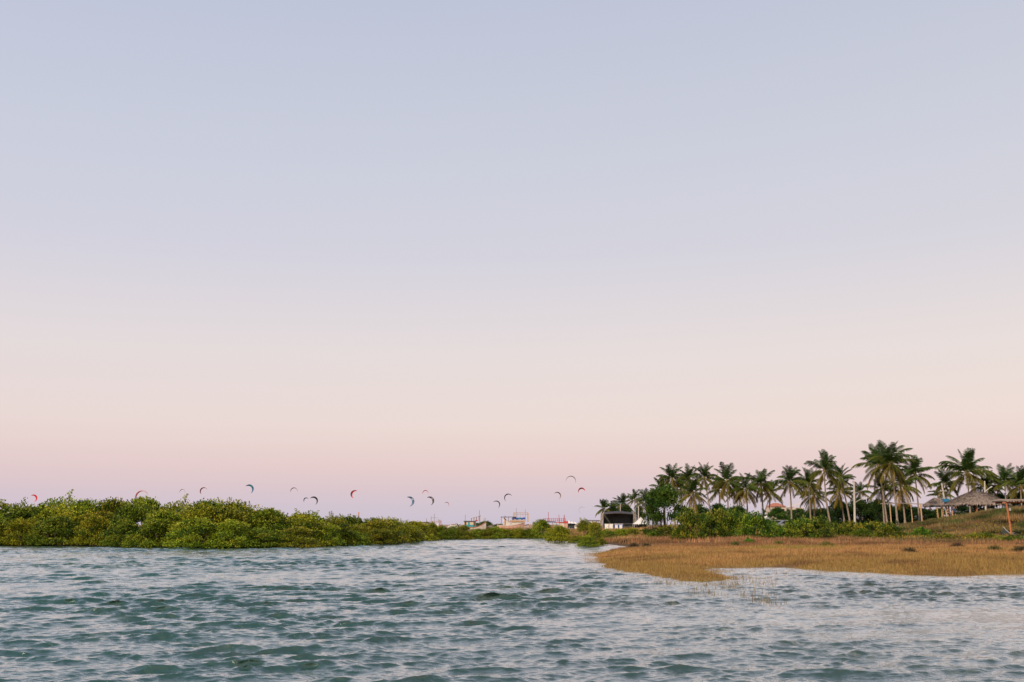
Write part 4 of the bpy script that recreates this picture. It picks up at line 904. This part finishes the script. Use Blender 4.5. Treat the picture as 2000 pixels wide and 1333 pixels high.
for px, py, w_, h_, mt, nm, lab in ((1284, 1034, .75, .55, M_WHITE, 'crate', 'white slatted crate under the left of the dark broadleaf tree'), (1309, 1035, .5, .42, M_RED, 'crate', 'red crate under the dark broadleaf tree'), (1299, 1034, .6, .5, M_WHITE, 'crate', 'white crate beside the trunk of the dark broadleaf tree')):
    d = 126; xx = (px - 1000) * mpp(d); t = thing(nm, lab, 'crate', (xx, d, gz(xx, d) + .12), random.uniform(-.4, .4))
    for k in range(4): MB().box((0, -w_ * .35, .07 + k * h_ / 4), (w_, .03, h_ / 4 * .72)).build('slat', mt, t); MB().box((0, w_ * .35, .07 + k * h_ / 4), (w_, .03, h_ / 4 * .72)).build('slat', mt, t)
    for sx in (-1, 1): MB().box((sx * w_ * .48, 0, h_ / 2), (.03, w_ * .66, h_)).build('end_panel', mt, t)
    MB().box((0, 0, .03), (w_ * .92, w_ * .64, .03)).build('bottom', mt, t)
d = 126; xx = (1312.5 - 1000) * mpp(d); t = thing('barrel', 'teal barrel at the right foot of the dark broadleaf tree', 'barrel', (xx, d, gz(xx, d)))
MB().tube([(0, 0, 0), (0, 0, .2), (0, 0, .45), (0, 0, .7), (0, 0, .85)], [.24, .27, .29, .27, .24], 12).build('body', M_TEAL, t)
for z_ in (.22, .62): MB().tube([(0, 0, z_), (0, 0, z_ + .04)], .292, 12).build('hoop', M_GREY, t)

# small tower with a red roof beyond the left mangroves
d = 420; xx = (700 - 1000) * mpp(d); z0 = gz(xx, d); m_ = mpp(d)
t = thing('beacon_house', 'far red-roofed hut with a thin beacon mast rising over the mangroves', 'beacon', (xx, d, z0))
zr = W(700, 1014.5, d).z - z0; zm = W(700, 1003, d).z - z0
MB().box((.4, 0, zr / 2 - .4), (1.3, 1.3, zr - .8)).build('wall', M_WHITE, t); MB().prism([(-.4, zr - .82), (1.2, zr - .82), (1.0, zr), (.0, zr)], -.8, .8).build('roof', M_RED, t)
MB().tube([(0, -.3, zr - .5), (0, -.3, zm)], .12, 6).build('mast', M_RUST, t); MB().tube([(0, -.3, zm - .8), (0, -.3, zm + .5)], .3, 8).build('beacon_light', M_PINK, t)

# ------------------------------------------------------------------ beached fishing boats
def boat_root(px, py, d, rz, label, name='fishing_boat'):
    k = .8; d *= k; xx = (px - 1000) * mpp(d); t = thing(name, label, 'boat', (xx, d, gz(xx, d) - .05), rz, 'beached fishing boats'); t.scale = (k, k, k); return t
def hull(t, L, B, H, sheer, mt, stripe=None, gun=None, point=1.0):
    rows = hull_mesh(L, B, H, sheer, 14, 9, .8, point); hb = MB().grid(rows); hb.poly(rows[0]); hb.build('hull', mt, t)
    MB().grid([[Vector(r_[0]) * 1 + Vector((0, .02, -.12)), Vector(r_[-1]) + Vector((0, -.02, -.12))] for r_ in rows]).build('deck', M_GWOOD, t)
    for s_ in (0, -1): MB().tube([r_[s_] for r_ in rows], .09, 5).build('gunwale', gun or mt, t)
    if stripe:
        MB().grid([[Vector(r_[k]) + Vector((0, -.03, -.0)) for k in (1, 2)] for r_ in rows]).build('keel_stripe', stripe, t)
def rails(t, x0, x1, y, z0, z1, n, mt, top=True, r=.045):
    for i in range(n):
        x = x0 + (x1 - x0) * i / (n - 1); MB().tube([(x, y, z0), (x, y, z1)], r, 4).build('rail_post', mt, t)
    if top:
        for z_ in (z1, z0 + (z1 - z0) * .5): MB().tube([(x0, y, z_), (x1, y, z_)], r * .8, 4).build('rail', mt, t)
U = mpp(300)                                                                  # metres per photograph pixel at the boats
# 1 pale wooden boat on the left
t = boat_root(842, 1036, 300, R(4), 'pale pinkish wooden boat with an open upper frame, leftmost of the beached boats')
hull(t, 44 * U, 2.4, 1.0, .7, M_RUST, None, M_PINK)
MB().box((-12 * U, 0, 1.9), (16 * U, 1.8, 1.5)).build('wheelhouse', M_OFFW, t); MB().box((-11 * U, 0, 2.72), (19 * U, 2.2, .14)).build('roof', M_DWOOD, t)
MB().box((8 * U, 0, 1.75), (12 * U, 1.6, 1.0)).build('cabin', M_WHITE, t); MB().box((9 * U, -.84, 1.5), (6 * U, .06, .8)).build('doorway', M_RUST, t)
for yy in (-1, 1): rails(t, -2 * U, 20 * U, yy, 2.5, 3.05, 8, M_PINK)
for x_ in (17, 19.5): MB().box((x_ * U, 0, 2.1), (.22, 1.8, 2.6)).build('stern_frame', M_RUST if x_ < 18 else M_PINK, t)
for x_, h in ((-9, 3.9), (0, 4.4), (6, 5.2), (14, 3.7)): MB().tube([(x_ * U, 0, 2.5), (x_ * U, 0, h)], .06, 4).build('mast', M_GWOOD, t)
MB().tube([(0, 0, 4.0), (12 * U, 0, 4.0)], .04, 4).build('boom', M_GWOOD, t)
# 2 white upturned small boat
t = boat_root(887, 1034, 296, R(3), 'white half-hidden boat with a raised angular bow, second beached boat from the left')
hull(t, 24 * U, 1.7, 1.3, .5, M_WHITE, None, M_WHITE); MB().prism([(-9 * U, 1.2), (-8 * U, 1.75), (4 * U, 1.8), (6 * U, 1.2)], -.7, .7).build('cabin', M_WHITE, t)
MB().prism([(7.5 * U, 1.3), (5 * U, 2.1), (6.4 * U, 2.2), (10.5 * U, 1.35)], -.72, .72).build('windscreen', M_BLACK, t); MB().box((-2 * U, 0, 1.9), (8 * U, 1.0, .2)).build('cargo', M_RUST, t)
# 3 boat with teal wheelhouse
t = boat_root(927, 1039, 292, R(-3), 'boat with a teal and cream wheelhouse and long pale rising bow')
hull(t, 44 * U, 2.3, .95, 1.1, M_OFFW, None, M_ORANGE)
wh = MB().box((-9 * U, 0, 1.95), (22 * U, 1.7, 1.5)).build('wheelhouse', paint('cream_paint', (.62, .5, .36), .6, .15, 2), t); MB().box((-9 * U, 0, 1.45), (24 * U, 1.78, .6)).build('wheelhouse_band', M_TEAL, t)
MB().box((-8 * U, 0, 2.78), (25 * U, 2.2, .16)).build('roof', paint('navy_paint', (.05, .07, .13), .5, .2, 2), t)
for x_ in (-17, -10.5, 0): MB().box((x_ * U, -.88, 1.95), (.5, .06, 1.2)).build('window', M_DWOOD if x_ != -10.5 else M_TEAL, t)
for i in range(8): MB().tube([((-6 + i * 2.4) * U, 0, 2.8), ((-6 + i * 2.4) * U, 0, 3.6 + .1 * i)], .08, 4).build('stanchion', M_WHITE if i % 2 else M_RUST, t)
MB().tube([(-7 * U, 0, 3.5), (12 * U, 0, 4.3)], .05, 4).build('boom', M_RUST, t)
for x_, h in ((-18, 4.6), (9, 5.9), (10.5, 4.5)): MB().tube([(x_ * U, 0, 2.6), (x_ * U, 0, h)], .06, 4).build('mast', M_GWOOD, t)
MB().box((4 * U, -.6, 2.95), (.6, .5, .36)).build('crate', M_RED, t)
# slatted board on the scrub
d = 300; q = W(947, 1012, d); t = thing('slatted_board', 'pale slatted sign board standing over the grey-green scrub', 'board', (q.x, d, gz(q.x, d))); hh = q.z - t.location.z
for sx in (-.3, .3): MB().tube([(sx, 0, -.1), (sx, 0, hh)], .05, 5).build('post', M_GREY, t)
for k in range(7): MB().box((.0, 0, hh - .1 - k * .2), (.66, .05, .11), ry=R(-18)).build('slat', M_GREY, t)
# 4 the big pink boat and the one behind it
t = boat_root(998, 1040, 288, R(-2), 'pale pink hull with cracked white bow cabin lying in front of the yellow-framed boat')
hull(t, 52 * U, 2.8, 1.5, .45, M_PINK, None, M_OFFW)
for s_ in (1,): MB().box((-3 * U, -1.22, .62), (30 * U, .1, .3)).build('rust_stripe', M_RUST, t)
MB().prism([(-14 * U, 1.3), (-15 * U, 3.5), (-12.5 * U, 3.4), (-1 * U, 2.4), (0, 1.3)], -.9, .9).build('cabin', M_OFFW, t)
MB().prism([(-13.5 * U, 3.46), (-12.5 * U, 3.7), (-8 * U, 2.98), (-1 * U, 2.48), (-3 * U, 2.5)], -.95, .95).build('cabin_top', M_RUST, t)
MB().tube([(-11 * U, -1, 1.3), (-11 * U, -1, 4.3)], .09, 5).build('mast', M_RUST, t)
MB().prism([(-25 * U, .9), (-26.5 * U, 2.0), (-25 * U, 2.0), (-23.4 * U, 1.0)], -.9, .9).build('stern_board', M_RUST, t)
for x_ in (-8, 2, 8): MB().box((x_ * U, -.4, .3), (.18, .2, 1.0)).build('prop', M_GWOOD, t)
t = boat_root(1003, 1037, 300, R(2), 'boat with a tall yellow frame and blue tarpaulins behind the pink hull')
hull(t, 60 * U, 2.8, 1.3, .3, M_OFFW, None, M_RUST)
MB().box((8 * U, 0, 2.0), (24 * U, 2.0, 1.3)).build('wheelhouse', M_OFFW, t); MB().box((8 * U, 0, 2.85), (30 * U, 2.4, .45)).build('roof', M_TAN, t)
MB().box((-10 * U, 0, 4.05), (30 * U, 2.2, .18)).build('sun_roof', paint('navy_paint', (.05, .07, .13)), t)
for x_ in (-24, -10, -2): MB().tube([(x_ * U, -.9, 1.2), (x_ * U, -.9, 4.0)], .07, 4).build('roof_post', M_GWOOD, t)
for i in range(6): MB().ball(((-1.0 + i * 4.3) * U, -.5, 3.55 + .1 * (i % 2)), (.42, .5, .34), 8, 5).build('tarpaulin_bundle', M_BLUE if i != 3 else M_TEAL, t)
for x_ in (0.5, 28): MB().box((x_ * U, -.6, 3.9), (.30, .3, 2.7)).build('frame_post', M_YEL, t)
for z_ in (4.9, 5.35): MB().tube([(0, -.6, z_), (28 * U, -.6, z_ - .05)], .05, 4).build('frame_rail', M_TAN, t)
for i in range(5): MB().tube([((3 + i * 5) * U, -.6, 3.9), ((3 + i * 5) * U, -.6, 5.35)], .04, 4).build('frame_stanchion', M_TAN, t)
for x_, h in ((5.5, 6.6), (23, 6.3)): MB().tube([(x_ * U, 0, 3), (x_ * U, 0, h)], .05, 4).build('mast', M_GWOOD, t)
# 5 the broken hull with bare ribs
t = boat_root(1040, 1038, 294, R(5), 'brown broken boat with bare ribs beside the pink hull', 'boat_wreck')
hull(t, 30 * U, 2.3, .9, .9, M_GWOOD, None, M_GWOOD)
for i in range(6): MB().tube([((-8 + i * 3.1) * U, -.95, .6), ((-8 + i * 3.1 + .4) * U, -1.05, 2.0 + .1 * (i % 3))], .09, 4).build('rib', M_TAN, t)
MB().tube([(9 * U, 0, 1.2), (11.5 * U, 0, 1.9), (13.5 * U, 0, 2.7)], [.2, .2, .16], 5).build('stem_post', M_TAN, t)
for k in range(4): MB().box((-2 * U, -1.16, .35 + k * .24), (19 * U, .05, .17), ry=R(-2)).build('plank', M_GWOOD if k % 2 else M_RUST, t)
# 6 red railed boat
t = boat_root(1083, 1040, 306, R(-4), 'boat with red upper railings and dark sun roof, rightmost of the beached boats')
hull(t, 48 * U, 2.6, 1.1, .3, M_OFFW, None, M_RED)
MB().prism([(-22 * U, 2.75), (-21 * U, 2.95), (2 * U, 2.78), (2 * U, 2.5), (-14 * U, 2.6)], -1.2, 1.2).build('sun_roof', paint('dark_roof', (.035, .03, .03), .6, .2, 2), t)
MB().box((13 * U, 0, 2.55), (22 * U, 2.3, .2)).build('upper_deck', M_RED, t); MB().box((16 * U, 0, 1.8), (14 * U, 1.9, 1.3)).build('wheelhouse', M_OFFW, t); MB().box((21.8 * U, 0, 2.0), (.22, 2, 1.5)).build('stern_board', M_RUST, t)
for i in range(9): MB().tube([((-18 + i * 3.6) * U, -1.0, 1.0), ((-18 + i * 3.6) * U, -1.0, 2.7)], .06, 4).build('roof_post', M_OFFW if i % 2 else M_RUST, t)
for yy in (-1.05, 1.05): rails(t, -22 * U, 22 * U, yy, 2.7, 3.7, 12, M_RED if yy < 0 else M_PINK)
for x_, h in ((-12, 5.6), (9, 4.8), (19, 4.6)): MB().tube([(x_ * U, 0, 2.6), (x_ * U, 0, h)], .07, 4).build('mast', M_RED, t)
t = boat_root(1105, 1039, 300, 0, 'small red-topped cabin standing left of the dark car', 'beach_cabin'); t['category'] = 'cabin'; del t['group']
MB().box((0, 0, 1.0), (1.1, 1.4, 2.0)).build('wall', M_PINK, t); MB().box((0, 0, 2.4), (1.4, 1.6, .65)).build('roof', M_RED, t); MB().tube([(-.3, 0, 2.7), (-.3, 0, 4.6)], .06, 4).build('aerial', M_RED, t)

# ------------------------------------------------------------------ people
def person(px, py, d, h, label, pose, cloth):
    q = W(px, py, d); z0 = gz(q.x, d); t = thing('person', label, 'person', (q.x, d, z0), pose.get('rz', 0), 'people on the dune'); s_ = h / 1.72
    J = dict(pel=(0, 0, .93), bel=(0, .01, 1.08), chest=(0, 0, 1.28), neck=(0, 0, 1.46), head0=(0, -.01, 1.53), head1=(0, -.02, 1.63), crown=(0, 0, 1.71),
             hl=(-.09, 0, .9), hr=(.09, 0, .9), kl=(-.10, pose['kl'], .5), kr=(.10, pose['kr'], .5), al=(-.10, pose['al'], .09), ar=(.10, pose['ar'], .09), tl=(-.11, pose['al'] - .16, .03), tr=(.11, pose['ar'] - .16, .03),
             sl=(-.18, 0, 1.40), sr=(.18, 0, 1.40), el=pose.get('el', (-.25, .05, 1.13)), er=pose.get('er', (.25, .05, 1.13)), wl=pose.get('wl', (-.24, -.08, .90)), wr=pose.get('wr', (.24, -.08, .90)), fl=pose.get('fl', (-.23, -.12, .80)), fr=pose.get('fr', (.23, -.12, .80)))
    rad = dict(pel=.125, bel=.105, chest=.135, neck=.055, head0=.075, head1=.092, crown=.055, hl=.085, hr=.085, kl=.055, kr=.055, al=.04, ar=.04, tl=.035, tr=.035, sl=.055, sr=.055, el=.042, er=.042, wl=.03, wr=.03, fl=.028, fr=.028)
    E = 'pel-bel bel-chest chest-neck neck-head0 head0-head1 head1-crown pel-hl hl-kl kl-al al-tl pel-hr hr-kr kr-ar ar-tr chest-sl sl-el el-wl wl-fl chest-sr sr-er er-wr wr-fr'.split()
    ks = list(J); me = bpy.data.meshes.new('body'); me.from_pydata([Vector(J[k]) * s_ for k in ks], [tuple(ks.index(a) for a in e.split('-')) for e in E], [])
    o = link('body', me, t); me.materials.append(M_SKIN); sm = o.modifiers.new('skin', 'SKIN'); sm.use_smooth_shade = True
    for i, k in enumerate(ks): me.skin_vertices[0].data[i].radius = (rad[k] * s_,) * 2; me.skin_vertices[0].data[i].use_root = (k == 'pel')
    ss = o.modifiers.new('sub', 'SUBSURF'); ss.levels = 1; ss.render_levels = 1
    MB().ball(Vector((0, .025, 1.66)) * s_, [.105 * s_, .11 * s_, .10 * s_], 10, 6).build('hair', M_HAIR, t)
    for a in cloth:
        nm, mt = a[0], a[1]
        if nm in ('top', 'shirt'):
            zz = (1.20, 1.38) if nm == 'top' else (.90, 1.45)
            MB().grid([[(r_ * cos(2 * pi * k / 12) * s_ * 1.28, r_ * .95 * sin(2 * pi * k / 12) * s_, z_ * s_) for k in range(12)] for z_, r_ in ((zz[0], .138), ((zz[0] + zz[1]) / 2, .15), (zz[1] - .06, .155), (zz[1], .09))], True).build(nm, mt, t)
            if nm == 'shirt':
                for sg, e_ in ((-1, J['el']), (1, J['er'])): MB().tube([Vector((sg * .16, 0, 1.40)) * s_, (Vector((sg * .18, 0, 1.40)).lerp(Vector(e_), .75)) * s_], [.085 * s_, .07 * s_], 8).build('sleeve', mt, t)
        else:
            zz = a[2]
            MB().grid([[(r_ * cos(2 * pi * k / 12) * s_ * 1.2, r_ * sin(2 * pi * k / 12) * s_, z_ * s_) for k in range(12)] for z_, r_ in ((.80, .155), (.93, .158), (1.02, .13))], True).build('shorts', mt, t)
            for hk, kk in (('hl', 'kl'), ('hr', 'kr')): MB().tube([Vector(J[hk]) * s_, Vector(J[hk]).lerp(Vector(J[kk]), zz) * s_], [.105 * s_, .085 * s_], 8).build('shorts_leg', mt, t)
    return t
M_NAVY = paint('navy_cloth', (.03, .06, .14), .8, .3, 1); M_BLK2 = paint('black_fabric', (.02, .02, .022), .8, .2, 2)
person(1853, 1017, 148, 1.68, 'woman in a black top and dark shorts walking along the sandy path', dict(kl=-.14, kr=.06, al=-.06, ar=.28, rz=.2), [('top', M_BLK2), ('shorts', M_BLK2, .35)])
person(1865, 1014, 150, 1.78, 'man in a dark shirt and shorts with one arm raised behind the woman', dict(kl=.03, kr=-.12, al=.2, ar=-.06, er=(.30, -.05, 1.42), wr=(.27, -.12, 1.64), fr=(.26, -.14, 1.74)), [('shirt', M_NAVY), ('shorts', M_BLK2, .6)])
person(1605, 1020, 138, 1.8, 'person in a bright orange shirt in the shade behind the olive shrub', dict(kl=-.05, kr=.05, al=0, ar=.1), [('shirt', paint('bright_orange_cloth', (.9, .20, .02), .7, .1, 2)), ('shorts', M_BLK2, .6)])
# yellow flowers in the dune vegetation
fx, fy = scatter(1500, 84, 112, .36, .56, 1); ok = wob(fx, fy, 1.1) > .0; fx, fy = fx[ok], fy[ok]; fz = ground(fx, fy) + .28 + .2 * rng.random(len(fx))
co, f, tn = leaf_quads(np.c_[fx, fy, fz], np.c_[rng.normal(0, .4, (len(fx), 2)), np.ones(len(fx))], .05 + .07 * rng.random(len(fx)), np.tile((.62, .36, .02), (len(fx), 1)))
tag(link('wild_flowers', np_mesh('wild_flowers', co, f, M_GRASS, tn)), 'small yellow wild flowers dotted over the dune grass', kind='stuff')

# ------------------------------------------------------------------ kites
def kite(px, py, size, roll, fat, col, acc, label, d=430, span=200, edge=None):
    """size: radius of the arc in photograph pixels; fat: how much of the canopy's width is turned to the viewer"""
    c = W(px, py, d); fat *= 1.3; Rr = size * 1.06 * mpp(d); t = thing('kite', label, 'kite', c, 0, 'kites in the air')
    t.rotation_euler = (0, R(roll), 0); chord = .5 * Rr; ps = math.asin(min(.95, fat / .5)); n = 22
    def row(k):
        a = R(-span / 2 + span * k / n); w_ = max(.06, cos(a * .5 * 180 / (span / 2) * pi / 180 * 1.0) if False else cos((k / n - .5) * pi) ** .75)
        p0 = Vector((Rr * sin(a), 0, Rr * cos(a) * 1.05)); inn = Vector((-sin(a), 0, -cos(a)))
        return [p0 + (inn * sin(ps) + Vector((0, 1, 0)) * cos(ps)) * chord * w_ * q + Vector((sin(a), 0, cos(a))) * .05 * Rr * sin(pi * q) * cos(ps) for q in (0, .35, .7, 1)]
    def mk(nm, rng_, m_): MB().grid([row(k) for k in rng_]).build(nm, m_, t)
    cm = paint('kite_' + nm_of(col), col, .5, .12, 1); am = paint('kite_' + nm_of(acc), acc, .5, .12, 1)
    mk('canopy', range(0, 8), cm); mk('centre_panel', range(7, 12), am); mk('canopy', range(11, n + 1), cm)
    rr = .045 * Rr
    MB().tube([row(k)[0] for k in range(n + 1)], [rr * (.35 + .65 * cos((k / n - .5) * pi)) for k in range(n + 1)], 6).build('leading_edge', paint('kite_' + nm_of(edge or col), edge or col, .5, .12, 1), t)
    for k in (4, 8, 11, 14, 18): MB().tube([p_ + Vector((0, -.02, 0)) for p_ in row(k)], rr * .5, 5).build('strut', am, t)
def nm_of(c): return '_'.join(str(int(x * 1000)) for x in c)
KR, KG, KB, KD, KT, KP, KBR = (.55, .02, .025), (.30, .29, .31), (.03, .10, .22), (.025, .03, .04), (.01, .30, .34), (.60, .22, .20), (.22, .15, .14)
for a in [(65, 974, 7, 60, .42, KR, KR, 'leftmost bright red kite low over the mangroves'), (277, 972, 12, -38, .05, KP, KP, 'thin pink kite arch touching the mangrove tops'),
          (356, 961.5, 5, 0, .10, KG, KG, 'tiny grey kite arch left of the dark red one'), (398, 960, 7, -42, .14, (.30, .04, .05), KD, 'dark red kite arch right of the tiny grey one'),
          (486, 956, 8.5, 52, .34, KB, KT, 'teal and navy crescent kite'), (574, 960, 6.5, -4, .12, KBR, KD, 'slim brown and grey kite arch'),
          (598, 977.5, 4.8, -35, .22, KB, KD, 'small blue kite, left of the black crescent one'), (612, 979, 8, 48, .30, KD, KD, 'black crescent kite right of the small blue one'),
          (693, 966, 7.5, -62, .32, (.75, .03, .02), KR, 'scarlet crescent kite opening to the right', KB), (799, 980, 9, 72, .46, KB, (.28, .40, .52), 'blue patterned crescent kite, largest of all'),
          (831, 964, 5.5, -3, .14, (.62, .10, .08), KR, 'small light red kite arch above the black and grey one'), (839, 979, 8, 62, .34, KD, KG, 'black and grey crescent kite below the small light red arch'),
          (872, 986, 4.5, 40, .16, (.38, .12, .11), KBR, 'tiny reddish-brown kite low right of the black and grey one'), (969, 986, 7, 50, .20, KD, KG, 'dark slim crescent kite above the pink boat, lower of two'),
          (993, 973, 7.5, -42, .17, KD, KB, 'dark kite arch above the pink boat, upper of two'), (1088, 969, 7, 45, .18, KBR, KD, 'brown crescent kite above the red railed boat'),
          (1115, 940, 9, 8, .08, (.20, .20, .19), KG, 'thin dark kite arch, highest in the sky'), (1136, 960, 6.5, -12, .30, KR, KD, 'red and black kite just below the highest arch'),
          (1137, 997, 6, -48, .07, (.42, .42, .44), KG, 'faint grey kite arch left of the small leaning palm'), (1159, 995, 5, -20, .03, (.52, .50, .52), (.52, .5, .52), 'faintest pale kite arch touching the small leaning palm')]:
    kite(*a[:8], d=430 + 60 * random.random(), edge=a[8] if len(a) > 8 else None)
